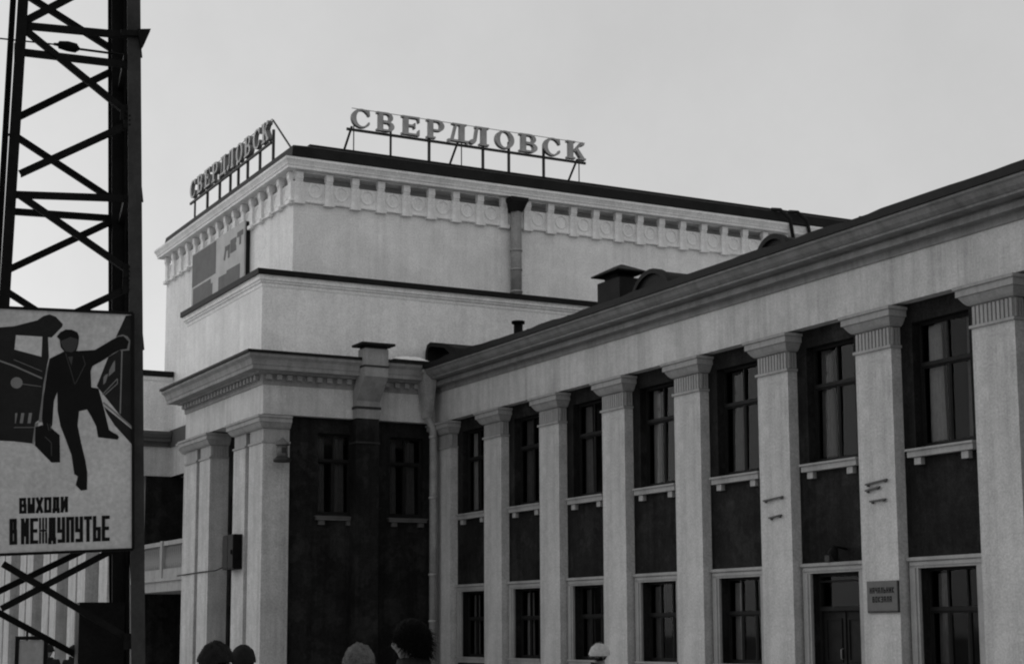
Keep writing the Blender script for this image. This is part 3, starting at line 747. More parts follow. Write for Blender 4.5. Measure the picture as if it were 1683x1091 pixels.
# ------------------------------------------------------------------ plaque and lamp by the office door
pq = thing('door_plaque', 'square grey enamel plaque with two lines beside the office door', 'plaque', (22.26, 0, 2.3))
MB().box(21.77, 22.74, -.035, -.002, 1.99, 2.62).build('plate', PLAQ, pq)
m = MB(); m.box(21.79, 22.77, -.05, -.003, 1.955, 1.99); m.box(22.74, 22.77, -.045, -.003, 1.99, 2.62); m.build('frame', STEELG, pq)
m = MB()
for txt, xa, w, z, h in (('НАЧАЛЬНИК', 21.86, .80, 2.36, .125), ('ВОКЗАЛА', 21.94, .64, 2.17, .125)):
    cw = w / len(txt)
    for j, ch in enumerate(txt):
        for k, q in enumerate(stroke_quads(ch, xa + cw*j, z, cw*.80, h, .026)):
            m.poly([(a, -.0362 - .0002*k, b) for a, b in q], [(0,1,2,3)])
m.build('lettering', PBLACK, pq, fix=False)
dl = thing('door_lamp', 'small dark lamp on a bracket over the office door', 'lamp', (20.6, .1, 3.2))
MB().tube([(20.75,-.02,3.12),(20.75,-.10,3.30),(20.75,-.05,3.42)], [.05,.12,.04], 12).build('shade', STEEL, dl)
MB().tube([(20.75,.28,3.36),(20.75,.05,3.40),(20.75,-.05,3.38)], .025, 8).build('bracket', STEEL, dl)
MB().box(20.20, 20.36, .10, .28, 3.10, 3.24).build('junction_box', STEELG, dl)

# ------------------------------------------------------------------ things on the wing roof
ch_ = thing('chimney', 'squat brick chimney under a low pagoda cap on the wing roof', 'chimney', (8.9, 1.8, 10.4))
m = MB(); m.box(8.2, 9.45, 1.45, 2.2, 10.3, 11.76); m.build('stack', SHEET, ch_)
m = MB(); m.box(8.45, 9.2, 1.55, 2.1, 11.76, 11.95); m.build('neck', STEEL, ch_)
m = MB(); frustum(m, (8.85, 1.8, 11.93), (.74, .52), (8.85, 1.8, 11.97), (.74, .52)); frustum(m, (8.85, 1.8, 11.971), (.74, .52), (8.85, 1.8, 12.22), (.2, .05)); m.build('cap', SHEET, ch_)
ch2 = thing('chimney', 'chimney with a thin flat cap half hidden behind the arched dormer', 'chimney', (7.4, 4.2, 10.6))
MB().box(6.95, 7.85, 3.9, 4.5, 10.6, 11.9).build('stack', SHEET, ch2)
m = MB(); frustum(m, (7.4, 4.2, 12.05), (.62, .45), (7.4, 4.2, 12.09), (.62, .45)); frustum(m, (7.4, 4.2, 12.091), (.62, .45), (7.4, 4.2, 12.25), (.15, .04)); m.build('cap', SHEET, ch2)
MB().box(7.1, 7.7, 4.0, 4.4, 11.9, 12.05).build('neck', STEEL, ch2)
def dormer(label, xc, y0, r, zb, rise):
    d = thing('arched_dormer', label, 'dormer', (xc, y0, zb), 'arched roof dormers')
    arc = [(xc + r*math.cos(a), zb + rise + r*.86*math.sin(a)) for a in [PI*j/16 for j in range(17)]]
    MB().prism([(xc - r, zb - .6)] + arc[::-1] + [(xc + r, zb - .6)], 'y', y0 + .03, y0 + 3.2).build('hood', SHEET, d)
    arc2 = [(xc + (r+.05)*math.cos(a), zb + rise + (r*.86+.05)*math.sin(a)) for a in [PI*j/16 for j in range(17)]]
    inn = [(xc + (r-.08)*math.cos(a), zb + rise + (r*.86-.08)*math.sin(a)) for a in [PI*j/16 for j in range(17)]]
    m = MB(); solid(m, arc2 + inn[::-1], lambda a, b, c: (a, c, b), y0 - .06, y0 + .1); m.build('rim', SHEET, d)
    m = MB(); m.box(xc - r*.55, xc + r*.55, y0 - .01, y0 + .05, zb + .1, zb + rise + r*.35); m.build('louvre', STEELG, d)
dormer('arched dormer in front of the capped chimneys', 11.85, 1.0, .98, 10.5, .06)
dormer('lone arched dormer farther along the roof, before the tower eave', 16.75, 1.5, .66, 10.6, .22)
vp = thing('vent_pipe', 'short vent pipe with a small cap standing on the wing roof', 'vent pipe', (3.1, 1.5, 10.5))
MB().tube([(3.1,1.5,10.5),(3.1,1.5,11.42)], .15, 12).build('pipe', STEEL, vp)
MB().tube([(3.1,1.5,11.42),(3.1,1.5,11.50)], .22, 12).build('cap', STEEL, vp)
ht = thing('roof_hatch', 'bent sheet-metal hatch raised on the roof corner beside the drainpipe', 'roof hatch', (.2, .3, 10.5))
outer = [(-.55,10.4),(-.52,10.95),(-.40,11.14),(-.15,11.20),(1.0,10.98),(1.75,10.72),(1.9,10.5)]
inner = [(1.45,10.55),(.95,10.84),(-.10,11.05),(-.28,11.02),(-.36,10.9),(-.38,10.4)]
m = MB(); solid(m, outer + inner, lambda a, b, c: (a, c, b), -.12, .9); m.build('bent_sheet', SHEET, ht)
m = MB(); solid(m, [(-.10,11.04),(.95,10.83),(1.4,10.56),(.45,10.5)], lambda a, b, c: (a, c, b), .45, .5); m.build('side_sheet', CORNM, ht)
m = MB(); m.box(-.5, 1.8, -.1, .9, 10.06, 10.42); m.build('kerb', SHEET, ht)
ld = thing('eave_ladder', 'pair of bent ladder hooks hanging over the far tower eave', 'roof ladder', (-2.0, 16.5, 17))
for yy in (16.3, 17.15):
    MB().tube([(-2.35,yy-.5,18.10),(-2.0,yy-.35,18.02),(-1.72,yy-.1,17.62),(-1.70,yy+.05,16.7)], .075, 8).build('hook', SHEET, ld, (-2, yy, 17))
MB().tube([(-1.74,16.2,17.45),(-1.74,17.1,17.45)], .06, 8).build('rung', SHEET, ld, (-2, 16.7, 17.4))

# ------------------------------------------------------------------ steel lattice mast and poster
mast = bpy.data.objects.new('lattice_mast', None); COL.objects.link(mast)
tag(mast, 'dark steel lattice mast with crossed bracing standing before the station', 'mast')
U = Vector((.16972, .98549, 0)); Nn = Vector((-.98549, .16972, 0)); O0 = Vector((35.931, -20.102, 0))
mast.matrix_world = Matrix(((U.x, Nn.x, 0, O0.x), (U.y, Nn.y, 0, O0.y), (0, 0, 1, 0), (0, 0, 0, 1)))
WL['lattice_mast'] = Vector((0, 0, 0))            # parts are written in the mast's own axes: x across, y away, z up
HT = 10.5
def leg(x0, x1, y0, y1, w, sx, sy, m=STEEL):
    """x0 at the ground, x1 at the top"""
    a, b = Vector((x0, y0, 0)), Vector((x1, y1, HT)); mb = MB(); t = .016
    for q in (((0, w), (0, t)), ((0, t), (t, w))):
        P = [(p.x + sx*ux, p.y + sy*uy, p.z) for p in (a, b) for ux, uy in ((q[0][0], q[1][0]), (q[0][1], q[1][0]), (q[0][1], q[1][1]), (q[0][0], q[1][1]))]
        mb.poly(P, [(3,2,1,0),(4,5,6,7),(0,1,5,4),(1,2,6,5),(2,3,7,6),(3,0,4,7)])
    mb.build('leg', m, mast, (x0, y0, 0))
leg(.595, .255, 0, 0, .115, -1, 1, STEELG)       # near right, in a lighter grey standing in for the light on it
leg(-.83, -.59, 0, 0, .088, 1, 1)              # near left
leg(.52, .20, .95, .85, .15, -1, -1)             # far right
leg(-.86, -.665, .95, .85, .055, 1, -1)            # far left
mb = MB(); mb.box(.30, .47, .62, .66, 0, 1.9); 
# double channel stiffening the right side
def slab(x0, x1, w, y0, y1):
    P = []
    for z, x in ((0, x0), (HT, x1)): P += [(x, y0, z), (x + w, y0, z), (x + w, y1, z), (x, y1, z)]
    return MB().poly(P, [(3,2,1,0),(4,5,6,7),(0,1,5,4),(1,2,6,5),(2,3,7,6),(3,0,4,7)])
slab(.385, .085, .15, .80, .84).build('side_plate', STEEL, mast, (.4, .8, 0))
lines_near = [((-.60,6.76),(.30,6.09)), ((-.60,5.48),(.33,6.02)), ((-.60,5.30),(.36,4.68)), ((-.62,4.02),(.36,4.56)), ((-.62,2.17),(.45,1.53)), ((-.62,1.80),(.46,2.40)),
              ((-.60,6.84),(.28,7.45)), ((-.58,8.1),(.28,7.50)), ((-.56,8.16),(.24,8.75)), ((-.62,3.95),(.42,3.25)), ((-.65,2.5),(.42,3.2))]
for a, b in lines_near:
    MB().bar((a[0], .035, a[1]), (b[0], .035, b[1]), .012, .058, (0, 1, 0)).build('lacing', STEEL, mast, (a[0], .03, a[1])) if False else \
    MB().angle((a[0], .04, a[1]), (b[0], .04, b[1]), .055, (0, 1, 0)).build('lacing', STEEL, mast, (a[0], .03, a[1]))
for a, b in lines_near[:6]:
    for (x, z), sg_ in ((b, -1),):
        m = MB(); xx = x + .03*sg_; m.prism([(xx - .05, z - .07), (xx + .05, z - .06), (xx + .06, z + .06), (xx - .05, z + .07)], 'y', .008, .018)
        for dz in (-.04, 0, .04): m.tube([(xx, -.006, z + dz), (xx, .012, z + dz)], .009, 6)
        m.build('gusset', STEEL, mast, (xx, .01, z))
lines_far = [((-.66,7.43),(.26,6.92)), ((-.66,6.20),(.29,6.80)), ((-.68,6.08),(.32,5.48)), ((-.68,4.80),(.30,5.36)), ((-.69,4.64),(.36,4.0)), ((-.72,3.3),(.36,3.95)), ((-.70,3.2),(.40,2.6)),
             ((-.66,7.5),(.24,8.1)), ((-.62,8.75),(.22,8.15)), ((-.75,1.9),(.42,2.5)), ((-.75,1.85),(.42,1.2))]
for a, b in lines_far:
    MB().angle((a[0], .87, a[1]), (b[0], .87, b[1]), .055, (0, 1, 0)).build('lacing', STEEL, mast, (a[0], .87, a[1]))
for a, b, y in (((-.60,6.56),(.32,6.54),.05), ((-.60,6.80),(.32,6.81),.05), ((-.68,5.36),(.35,5.36),.90), ((-.63,5.30),(.36,5.34),.05), ((-.70,2.62),(.42,2.62),.05)):
    MB().angle((a[0], y, a[1]), (b[0], y, b[1]), .055, (0, 1, 0)).build('strut', STEEL, mast, (a[0], y, a[1]))
for x, z in ((-.68, 5.36), (.30, 5.34), (-.66, 6.6), (.26, 6.6)):
    MB().bar((x, .03, z + .0), (x + .02, .9, z - .04), .05, .05).build('strut', STEEL, mast, (x, .4, z))
for zz, zt in ((.9, 2.4), (4.0, 5.3), (5.3, 6.6), (6.6, 7.9)):                 # lacing of the two sides
    for s in (-1, 1):
        xa = (-.80 + .025*zz) if s < 0 else (.565 - .032*zz); xb = (-.80 + .025*zt) if s < 0 else (.545 - .032*zt)
        MB().angle((xa, .06, zz), (xb, .86, zt), .05, (1, 0, 0)).build('lacing', STEEL, mast, (xa, .4, zz))
MB().box(.02, .40, .30, .78, .25, 1.86).build('switch_box', STEEL, mast, (.2, .5, .3))
MB().prism([(.34,6.83),(.455,6.845),(.40,6.70),(.375,6.66)], 'y', -.06, .02).build('gusset', STEEL, mast, (.4, 0, 6.8))
MB().bar((.20,-.03,6.79),(.40,-.03,6.80), .04, .05).build('clamp', STEEL, mast, (.3, 0, 6.8))
ins = thing('strain_insulator', 'dark strain insulator strung on a wire across the top of the mast', 'insulator', (0, 0, 0))
ins.matrix_world = mast.matrix_world.copy(); WL[ins.name] = Vector((0, 0, 0))
MB().tube([(-3.2,.4,6.80),(-.31,.4,6.775)], .007, 6).build('wire', STEEL, ins)
MB().tube([(-.135,.4,6.755),(.3,.4,6.74)], .011, 6).build('rod', STEEL, ins)
MB().tube([(-.345,.4,6.777),(-.31,.4,6.776),(-.30,.4,6.776),(-.225,.4,6.770),(-.15,.4,6.760),(-.14,.4,6.757),(-.12,.4,6.755)], [.012,.015,.034,.046,.042,.03,.012], 12).build('insulator_body', STEEL, ins)

poster = thing('safety_poster', 'painted safety poster of a man stepping off a train, wired to the mast', 'poster', (0, 0, 0))
poster.matrix_world = mast.matrix_world.copy(); WL[poster.name] = Vector((0, 0, 0))
PY = -.10
def pm(px, py, y):
    """poster drawing units (a picture 194 wide and 396 high, origin top left) to the leaning board"""
    a = (px - 23) / 194; b = (py - 507 - 6*a) / 393
    tl, tr, br, bl = (-.609,4.284), (.356,4.295), (.409,2.289), (-.538,2.269)
    x = (tl[0]*(1-a) + tr[0]*a)*(1-b) + (bl[0]*(1-a) + br[0]*a)*b
    z = (tl[1]*(1-a) + tr[1]*a)*(1-b) + (bl[1]*(1-a) + br[1]*a)*b
    return (x, y, z)
mb = MB(); cs = [(-12,506.5),(217.5,507+8),(217.5,903),(-12,903)]
solid(mb, cs, lambda a, b, d: pm(a, b, d), PY, PY + .03); mb.build('board', POSTER, poster)
m = MB()
for a, b in (((-12,505),(218.5,513)), ((-12,905),(218.5,905.5)), ((218.5,513),(218.5,905.5)), ((-12,505),(-12,905))):
    m.bar(pm(*a, PY + .012), pm(*b, PY + .012), .055, .022, (1, 0, .2) if a[0] == b[0] else (0, 0, 1))
m.build('frame', STEEL, poster)
layer = [0]
def Z1(pts): return [(10 + .2016*a, 500 + .2016*b) for a, b in pts]
def paint(polys, name, m, lift):
    mb = MB()
    for j, q in enumerate(polys):
        P = [pm(a, b, PY - lift - .00004*j) for a, b in q]
        mb.poly(P, [tuple(t) for t in triangulated(q)])
    mb.build(name, m, poster, fix=False)['kind'] = 'stuff'
def line(pts, w):
    out = []
    for p, q in zip(pts, pts[1:]):
        d = math.hypot(q[0]-p[0], q[1]-p[1]); nx, ny = -(q[1]-p[1])/d*w/2, (q[0]-p[0])/d*w/2
        out.append([(p[0]+nx,p[1]+ny),(q[0]+nx,q[1]+ny),(q[0]-nx,q[1]-ny),(p[0]-nx,p[1]-ny)])
    return out
L_ = -110
train1 = [Z1([(L_,195),(65,180),(160,154),(250,130),(300,95),(350,80),(400,98),(440,140),(458,160),(452,182),(368,270),(338,268),(292,264),(80,252),(L_,252)]),
          Z1([(L_,252),(80,252),(68,375),(L_,375)]),
          Z1([(L_,375),(68,370),(285,428),(292,264),(338,268),(345,430),(318,560),(300,660),(275,870),(262,945),(235,965),(210,1132),(62,1112),(L_,1100)])]
train2 = [Z1([(975,85),(1028,78),(1028,1020),(920,905),(790,740),(735,670),(830,430),(930,370),(895,258)]), Z1([(795,840),(1028,1030),(1028,1157),(880,992),(815,890)])]
paint(train1 + train2, 'train_print', PDARK, .0008)
lights = line(Z1([(62,502),(290,605)]), 2.6) + line(Z1([(L_,440),(62,502)]), 2.6) + line(Z1([(62,452),(290,548)]), .9) + line(Z1([(130,650),(285,672)]), .9) + line(Z1([(62,1000),(230,1002)]), .9)
lights += [Z1([(85 + 48*math.cos(t), 640 + 46*math.sin(t)) for t in [2*PI*j/18 for j in range(18)]])]
lights += [Z1([(a, 968),(a+25, 968),(a+37, 885),(a+12, 885)]) for a in (110, 172)] + [Z1([(72,968),(78,968),(92,885),(74,885)])]
lights += [Z1([(870,475),(886,455),(884,545),(832,592),(838,540)]), Z1([(805,578),(830,568),(808,640),(788,660),(790,600)])]
lights += line(Z1([(780,742),(905,610),(905,650),(800,744)]), 1.6) + line(Z1([(943,372),(928,900)]), 2.2) + line(Z1([(788,805),(1028,1012)]), 2.8)
paint(lights, 'train_line_print', PLINE, .0016)
halo = Z1([(880,282),(905,255),(950,243),(990,258),(1012,292),(1004,375),(930,378),(905,330)])
paint([halo, Z1([(305,690),(352,440),(318,560),(268,900),(262,960),(290,960)]), Z1([(232,970),(262,960),(222,1140),(210,1134)])], 'outline_print', PLINE, .0022)
man = [Z1([(468,385),(350,445),(330,560),(300,760),(288,930),(298,1000),(345,1040),(372,985),(385,790),(413,715),(415,870),(590,875),(660,860),(750,690),(690,680),(685,545),(700,505),(790,455),(880,395),(930,370),(985,362),(1000,300),(955,255),(908,262),(860,287),(720,372),(585,380)]),
       Z1([(408,262),(440,225),(480,204),(530,205),(575,226),(590,262),(585,320),(570,375),(540,400),(475,395),(440,348),(432,288)]),
       Z1([(415,868),(590,870),(578,992),(608,1142),(640,1272),(657,1372),(655,1515),(605,1520),(562,1475),(580,1405),(550,1385),(528,1232),(488,1122),(438,992)]),
       Z1([(655,862),(748,690),(768,760),(800,880),(835,1030),(870,1055),(905,1072),(918,1092),(905,1112),(820,1100),(745,1090),(730,1000),(690,920)]),
       Z1([(235,1000),(290,985),(365,1010),(432,1068),(435,1288),(365,1288),(232,1148)])]
paint(man, 'man_print', PBLACK, .0030)
paint([Z1([(440,300),(520,265),(580,285),(575,330),(560,372),(530,392),(480,385),(452,345)]), Z1([(500,430),(540,425),(528,500)])] + line(Z1([(480,400),(555,655)]), 1.2) + line(Z1([(620,420),(640,490),(560,650)]), 1.2)
      + line(Z1([(312,1078),(365,1130),(365,1235)]), 1.6) + line(Z1([(330,970),(345,1030)]), 1.4) + line(Z1([(355,975),(362,1030)]), 1.4), 'man_line_print', PFACE, .0038)
txt = []
def pword(word, x0, x1, y0, y1, t):
    cw = (x1 - x0) / len(word)
    for j, ch in enumerate(word):
        for q in stroke_quads(ch, x0 + cw*j, 0, cw*.90, y1 - y0, t*.58 if ch == 'Ж' else t): txt.append([(a, y1 - b) for a, b in q])
pword('ВЫХОДИ', 31.2, 112, 815.5, 841, 5.0)
pword('МЕЖДУПУТЬЕ', 34, 181, 848.5, 890, 5.7)
pword('В', 15.5, 29.5, 848.5, 890, 5.7)
paint(txt, 'lettering', PBLACK, .0008)

# ------------------------------------------------------------------ small framed board at the platform edge, far left
nb = thing('notice_frame', 'small dark framed notice panel with a thin pole, low beyond the poster', 'notice board', (31.3, -19.2, 0))
for a, b in (((31.61,-19.72),(31.75,-19.45)),):
    A = Vector((a[0], a[1], 0)); B = Vector((b[0], b[1], 0)); D = (B - A).normalized(); nrm = Vector((D.y, -D.x, 0))
    if nrm.x < 0: nrm = -nrm
    z = lambda p, h: (p.x, p.y, h)
    m = MB(); m.bar(z(A, .0), z(A, 1.57), .04, .04, nrm); m.bar(z(B, .0), z(B, 1.57), .04, .04, nrm)
    m.bar(z(A, 1.55), z(B, 1.55), .04, .045, nrm); m.bar(z(A, .95), z(B, .95), .04, .045, nrm)
    m.build('frame', STEEL, nb)
    q1 = A + D*.02; q2 = B - D*.02
    m = MB(); m.bar(z(q1, 1.25), z(q2, 1.25), .54, .012, nrm.cross(Vector((0,0,1)))) if False else m.poly(
        [z(p + nrm*s, h) for s in (-.008, .008) for p, h in ((q1, .98), (q2, .98), (q2, 1.525), (q1, 1.525))], [(3,2,1,0),(4,5,6,7),(0,1,5,4),(1,2,6,5),(2,3,7,6),(3,0,4,7)])
    m.build('panel', TRIM, nb)
    pp = A + D*.09 - nrm*.03
    MB().tube([z(pp, .0), z(pp, 1.69)], .013, 8).build('pole', STEEL, nb)

# ------------------------------------------------------------------ people on the platform, heads reaching into the bottom of the picture
def skinned(name, verts, edges, radii, m, levels=2):
    me = bpy.data.meshes.new(name); me.from_pydata(verts, edges, []); me.update()
    o = bpy.data.objects.new(name, me); COL.objects.link(o)
    sk = o.modifiers.new('skin', 'SKIN'); sk.use_smooth_shade = True
    sub = o.modifiers.new('sub', 'SUBSURF'); sub.levels = levels; sub.render_levels = levels
    if not me.skin_vertices:
        b = bmesh.new(); b.from_mesh(me); b.verts.layers.skin.verify(); b.to_mesh(me); b.free()
    for i, r in enumerate(radii):
        me.skin_vertices[0].data[i].radius = r if isinstance(r, tuple) else (r, r)
    me.skin_vertices[0].data[0].use_root = True
    bpy.context.view_layer.update()
    ev = o.evaluated_get(bpy.context.evaluated_depsgraph_get())
    out = bpy.data.meshes.new_from_object(ev)
    bpy.data.objects.remove(o); bpy.data.meshes.remove(me)
    for p in out.polygons: p.use_smooth = True
    out.materials.clear(); out.materials.append(m); out.name = name
    return out
def head_mesh(bm, cz, hs):
    """egg-shaped head facing -y with brow, nose, mouth, chin and ears"""
    r = bmesh.ops.create_uvsphere(bm, u_segments=40, v_segments=28, radius=1.0)
    for v in r['verts']:
        x, y, z = v.co
        w = .078 * (1 - .22 * max(0, -z)**1.5); d = .098 * (1 - .10 * max(0, -z))
        X, Y, Z = x*w, y*d, z*.118
        if y < 0:
            f = max(0, -y)
            gz = lambda c, s: math.exp(-((Z - c)/s)**2); gx = lambda c, s: math.exp(-((X - c)/s)**2)
            Y -= .022*gz(-.020, .020)*gx(0, .012)*f + .010*gz(.006, .02)*gx(0, .009)*f           # nose
            Y -= .006*gz(.030, .010)*f                                                           # brow
            Y += .010*gz(.010, .012)*(gx(.031, .016) + gx(-.031, .016))*f                       # eye sockets
            Y -= .004*gz(-.058, .006)*gx(0, .022)*f; Y += .003*gz(-.064, .003)*gx(0, .024)*f      # lips
            Y -= .010*gz(-.098, .018)*gx(0, .026)*f                                              # chin
        if abs(X) > .06:
            s = 1 if X > 0 else -1
            X += s*.014*math.exp(-((Z + .008)/.026)**2 - ((Y - .012)/.016)**2)                  # ears
        v.co = Vector((X*hs, Y*hs - .01, Z*hs + cz))
    for s in (-1, 1):                                                                            # eyes
        e = bmesh.ops.create_uvsphere(bm, u_segments=10, v_segments=8, radius=.0125*hs)
        bmesh.ops.translate(bm, verts=e['verts'], vec=(s*.031*hs, -.083*hs - .01, .010*hs + cz))
def cap_shell(cz, hs, thick, low_front, low_back, rough, seed, m, name, squash=1.0):
    """hair or hat covering the upper skull: a sphere part pushed out and roughened"""
    rr = random.Random(seed); bm = bmesh.new()
    bmesh.ops.create_uvsphere(bm, u_segments=36, v_segments=26, radius=1.0)
    dele = []
    for v in bm.verts:
        x, y, z = v.co
        lim = low_front + (low_back - low_front) * (y + 1) / 2
        n = 1 + rough * (math.sin(9*x + seed) * math.sin(7*z + 2*seed) * .5 + math.sin(17*y + 5*x) * .3 + rr.uniform(-.25, .25))
        v.co = Vector((x*(.078 + thick)*hs*n, y*(.098 + thick)*hs*n - .004, (z*(.118 + thick)*squash*n + .006)*hs + cz))
        if z < lim: dele.append(v)
    bmesh.ops.delete(bm, geom=dele, context='VERTS')
    me = bpy.data.meshes.new(name); bm.to_mesh(me); bm.free()
    for p in me.polygons: p.use_smooth = True
    me.materials.append(m); return me
def person(label, top, xy, face, coat, head, group='people on the platform'):
    """top = height of the hat or hair; face = heading the person looks along"""
    H = top - head.get('over', .02)
    k = H / 1.75; cz = H - .118*k
    o = thing('person', label, 'person', (xy[0], xy[1], 0), group)
    V = [(0,0,.98),(0,.01,1.18),(0,.02,1.38),(0,.015,1.47),(0,.0,1.56),(.17,.02,1.42),(.25,.03,1.16),(.26,-.04,.92),(.265,-.07,.84),(-.17,.02,1.42),(-.25,.03,1.16),(-.26,-.04,.92),(-.265,-.07,.84),
         (.095,0,.92),(.105,-.02,.50),(.11,.02,.09),(.11,-.12,.035),(-.095,0,.92),(-.105,-.02,.50),(-.11,.02,.09),(-.11,-.12,.035)]
    Ed = [(0,1),(1,2),(2,3),(3,4),(2,5),(5,6),(6,7),(7,8),(2,9),(9,10),(10,11),(11,12),(0,13),(13,14),(14,15),(15,16),(0,17),(17,18),(18,19),(19,20)]
    Rd = [(.15,.11),(.14,.10),(.16,.11),(.065,.065),(.055,.055),.062,.045,.036,.04,.062,.045,.036,.04,.085,.058,.045,.035,.085,.058,.045,.035]
    sc = lambda L: [(a*k, b*k, c*k) for a, b, c in L]
    body = skinned('body', sc(V), Ed, [(r[0]*k, r[1]*k) if isinstance(r, tuple) else r*k for r in Rd], SKIN)
    bm = bmesh.new(); bm.from_mesh(body); head_mesh(bm, cz, k)
    for s in (-1, 1):                                    # four fingers and a thumb on each hand
        for j in range(5):
            L_f = (.060, .075, .080, .074, .055)[j]
            if j == 0: base = Vector((s*.245, -.095, .85)); d = Vector((-s*.45, -.55, -.7)).normalized()
            else: base = Vector((s*.268, -.045 - .022*j, .815)); d = Vector((-s*.12, -.25, -1)).normalized()
            for q in range(2):
                seg = base + d*L_f*.5*q; d2 = (d + Vector((-s*.35*q, .0, 0))).normalized()
                r = bmesh.ops.create_cone(bm, cap_ends=True, segments=8, radius1=.0095, radius2=.008, depth=L_f*.56)
                rot = Vector((0,0,1)).rotation_difference(d2).to_matrix()
                for v in r['verts']: v.co = (rot @ v.co + seg + d2*L_f*.25) * k
    bm.to_mesh(body); bm.free()
    for p in body.polygons: p.use_smooth = True
    part(body, 'body', o, (xy[0], xy[1], 0))
    CV = [(0,0,1.0),(0,.01,1.2),(0,.015,1.40),(0,.01,1.475),(.18,.02,1.415),(.26,.03,1.15),(.27,-.045,.90),(-.18,.02,1.415),(-.26,.03,1.15),(-.27,-.045,.90),(0,.0,.80),(0,.0,.58)]
    CE = [(0,1),(1,2),(2,3),(2,4),(4,5),(5,6),(2,7),(7,8),(8,9),(0,10),(10,11)]
    CR = [(.19,.145),(.185,.14),(.20,.14),(.105,.095),.09,.072,.06,.09,.072,.06,(.21,.16),(.235,.18)]
    cm = skinned('coat', sc(CV), CE, [(r[0]*k, r[1]*k) if isinstance(r, tuple) else r*k for r in CR], coat)
    part(cm, 'coat', o, (xy[0], xy[1], 0))
    col = MB(); n = 20; P = []; F = []
    for i in range(n):
        a = 2*PI*i/n
        for rr, zz in ((.10, 1.43), (.115, 1.49), (.105, 1.53 + .02*math.sin(a)), (.088, 1.50)):
            P.append((math.sin(a)*rr*k, (-math.cos(a)*rr*.92 + .008)*k, zz*k))
    for i in range(n):
        for j in range(3): F.append((i*4 + j, ((i+1) % n)*4 + j, ((i+1) % n)*4 + j + 1, i*4 + j + 1))
    col.poly(P, F, True); part(col.mesh('collar', coat), 'collar', o, (xy[0], xy[1], 0))
    tv = sc([(0,0,.95),(.10,0,.88),(.108,-.02,.50),(.112,.02,.11),(-.10,0,.88),(-.108,-.02,.50),(-.112,.02,.11)])
    part(skinned('trousers', tv, [(0,1),(1,2),(2,3),(0,4),(4,5),(5,6)], [.11*k,.10*k,.08*k,.075*k,.10*k,.08*k,.075*k], COATD), 'trousers', o, (xy[0], xy[1], 0))
    for s in (-1, 1):
        b = skinned('boot', sc([(s*.112,.035,.12),(s*.112,.02,.055),(s*.112,-.15,.045)]), [(0,1),(1,2)], [.07*k,.062*k,.045*k], COATD)
        part(b, 'boot', o, (xy[0], xy[1], 0))
    for kind, m, n_, th, lf, lb, ln, seed in head.get('strands', []):
        rr = random.Random(seed); mb = MB()
        for _ in range(n_):
            u, v = rr.uniform(0, 2*PI), rr.uniform(-.9, 1)
            w = math.sqrt(max(0, 1 - v*v)); x, y, z = w*math.sin(u), -w*math.cos(u), v
            if z < lf + (lb - lf)*(y + 1)/2: continue
            q = Vector((x*(.078 + th)*k, y*(.098 + th)*k - .004, z*(.118 + th)*k + cz))
            out = Vector((x, y, z)); side = out.cross(Vector((rr.uniform(-1,1), rr.uniform(-1,1), rr.uniform(-1,1)))).normalized()
            d = (out*.55 + side*.9 + Vector((.45, .2, -.25))*(1 if kind == 'hair' else 0)).normalized()
            wv = d.cross(out).normalized()*ln*.035; p = []; L_ = ln*rr.uniform(.5, 1.2)
            for t in (0, .5, 1):
                c = q - out*.012 + d*L_*t + Vector((0, 0, -.35*L_*t*t)); p += [c - wv*(1 - .8*t), c + wv*(1 - .8*t)]
            mb.poly(p, [(0,1,3,2), (2,3,5,4)])
        ob = part(mb.mesh(kind, m, fix=False), kind, o, (xy[0], xy[1], 0)); ob['kind'] = 'stuff'
    for kind, m, th, lf, lb, rg, seed, sq in head['cover']:
        part(cap_shell(cz, k, th, lf, lb, rg, seed, m, kind, sq), kind, o, (xy[0], xy[1], 0))
    if head.get('peak'):
        P = []; F = []; n = 12
        for i in range(n + 1):
            a = -1.1 + 2.2*i/n
            for rr, zz in ((.10, .050), (.17, .022), (.165, .012), (.10, .036)):
                P.append((math.sin(a)*rr*.85*k, -math.cos(a)*rr*k, cz + zz*k))
        for i in range(n):
            for j in range(4): F.append((i*4 + j, (i+1)*4 + j, (i+1)*4 + (j+1) % 4, i*4 + (j+1) % 4))
        mb = MB(); mb.poly(P, F, True); part(mb.mesh('peak', head['peak']), 'peak', o, (xy[0], xy[1], 0))
    o.rotation_euler = (0, 0, math.atan2(face[0], -face[1]))
    return o
left_ = -rgt; away = fwd
person('person with windblown dark hair and a dark coat, tallest head at the bottom edge', 1.685, (41.6, -19.63), left_ + away*.25, COATD,
       dict(over=.035, cover=[('hair', HAIRD, .018, -.0, -.95, .06, 3, 1.0)], strands=[('hair', HAIRD, 3200, .022, .05, -.95, .055, 5)]))
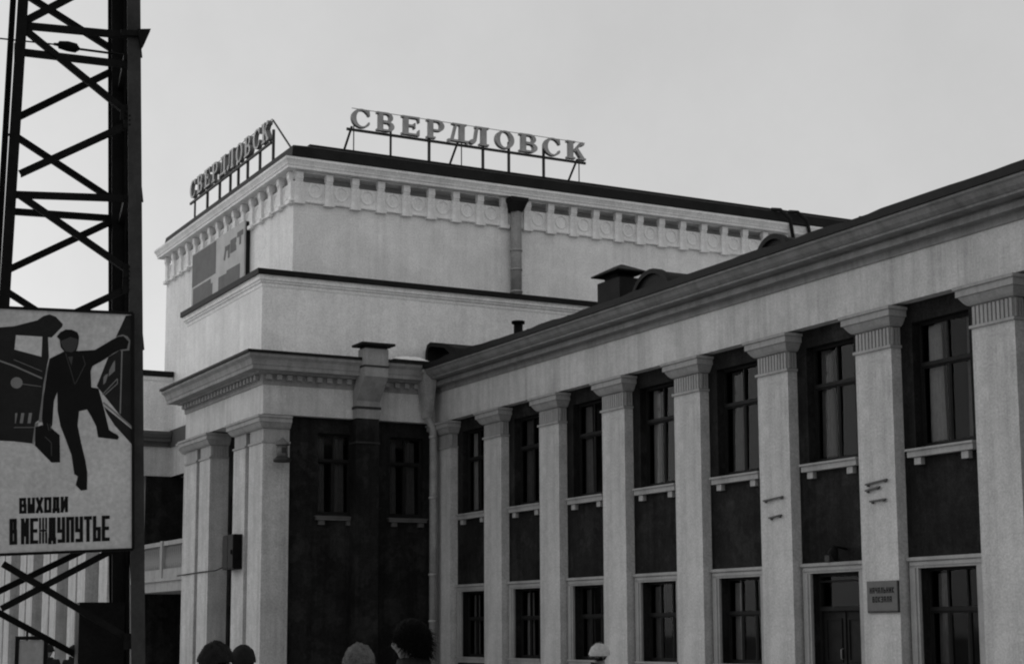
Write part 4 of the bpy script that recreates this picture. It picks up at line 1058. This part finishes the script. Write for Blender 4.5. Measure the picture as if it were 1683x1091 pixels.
person('person in a dark fur hat and dark coat before the front pillars', 1.572, (40.45, -20.37), away + rgt*.35, COATD,
       dict(over=.045, cover=[('fur_hat', HATD, .038, .02, -.15, .09, 5, .88), ('hair', HAIRD, .010, .15, -.55, .06, 2, 1.0)], strands=[('fur', HATD, 2200, .040, .02, -.15, .03, 21)]))
person('person in a dark hat, lower and just right of the one before the pillars', 1.535, (38.55, -19.56), away, COATD,
       dict(over=.035, cover=[('knitted_hat', HATD, .026, .0, -.30, .05, 6, .90), ('hair', HAIRD, .012, .1, -.75, .06, 2, 1.0)]))
person('person in a shaggy light fur hat in front of the dark pavilion wall', 1.55, (39.85, -19.22), rgt*.4 + away, COATD,
       dict(over=.055, cover=[('fur_hat', FURL, .040, .02, -.15, .10, 7, .95), ('hair', HAIRD, .010, .1, -.6, .05, 2, 1.0)], strands=[('fur', FURL, 2600, .042, .02, -.15, .035, 9)]))
person('person in a round pale knitted hat below the wing pilasters', 1.487, (35.35, -14.74), away, COATD,
       dict(over=.03, cover=[('knitted_hat', KNIT, .050, .0, -.20, .05, 9, .80), ('hair', HAIRD, .012, .1, -.7, .06, 2, 1.0)], strands=[('wool', KNIT, 1500, .050, .0, -.2, .02, 31)]))
person('person in a dark hat seen under the poster, the left one of two', 1.43, (21.65, -17.2), away, COATD,
       dict(over=.04, cover=[('fur_hat', HATD, .040, .05, -.2, .10, 6, .95)]))
person('person in a dark hat seen under the poster, the right one of two', 1.42, (21.83, -16.82), away + rgt*.3, COATD,
       dict(over=.04, cover=[('fur_hat', HATD, .040, .05, -.2, .10, 8, .95)]))

# ------------------------------------------------------------------ snow left on ledges
def snow(label, *a):
    o = snow_lump(*a).build('snow', SNOW, None, (a[0], a[2], a[4])); o['kind'] = 'stuff'; o['label'] = label
snow('snow heaped on the pavilion cornice beside the drainpipe', .25, .74, -1.85, -.55, 10.40, .15)
snow('snow at the foot of the tower on the lower roof', -6.3, -4.6, -5.3, -4.5, 13.38, .16)
snow('snow along the far foot of the tower eave', -2.15, -1.2, 14.5, 17.2, 15.9, .2) if False else None
snow('snow lying on the band of the far pavilion', -15.98, -15.6, -5.9, -4.5, 9.63, .07)
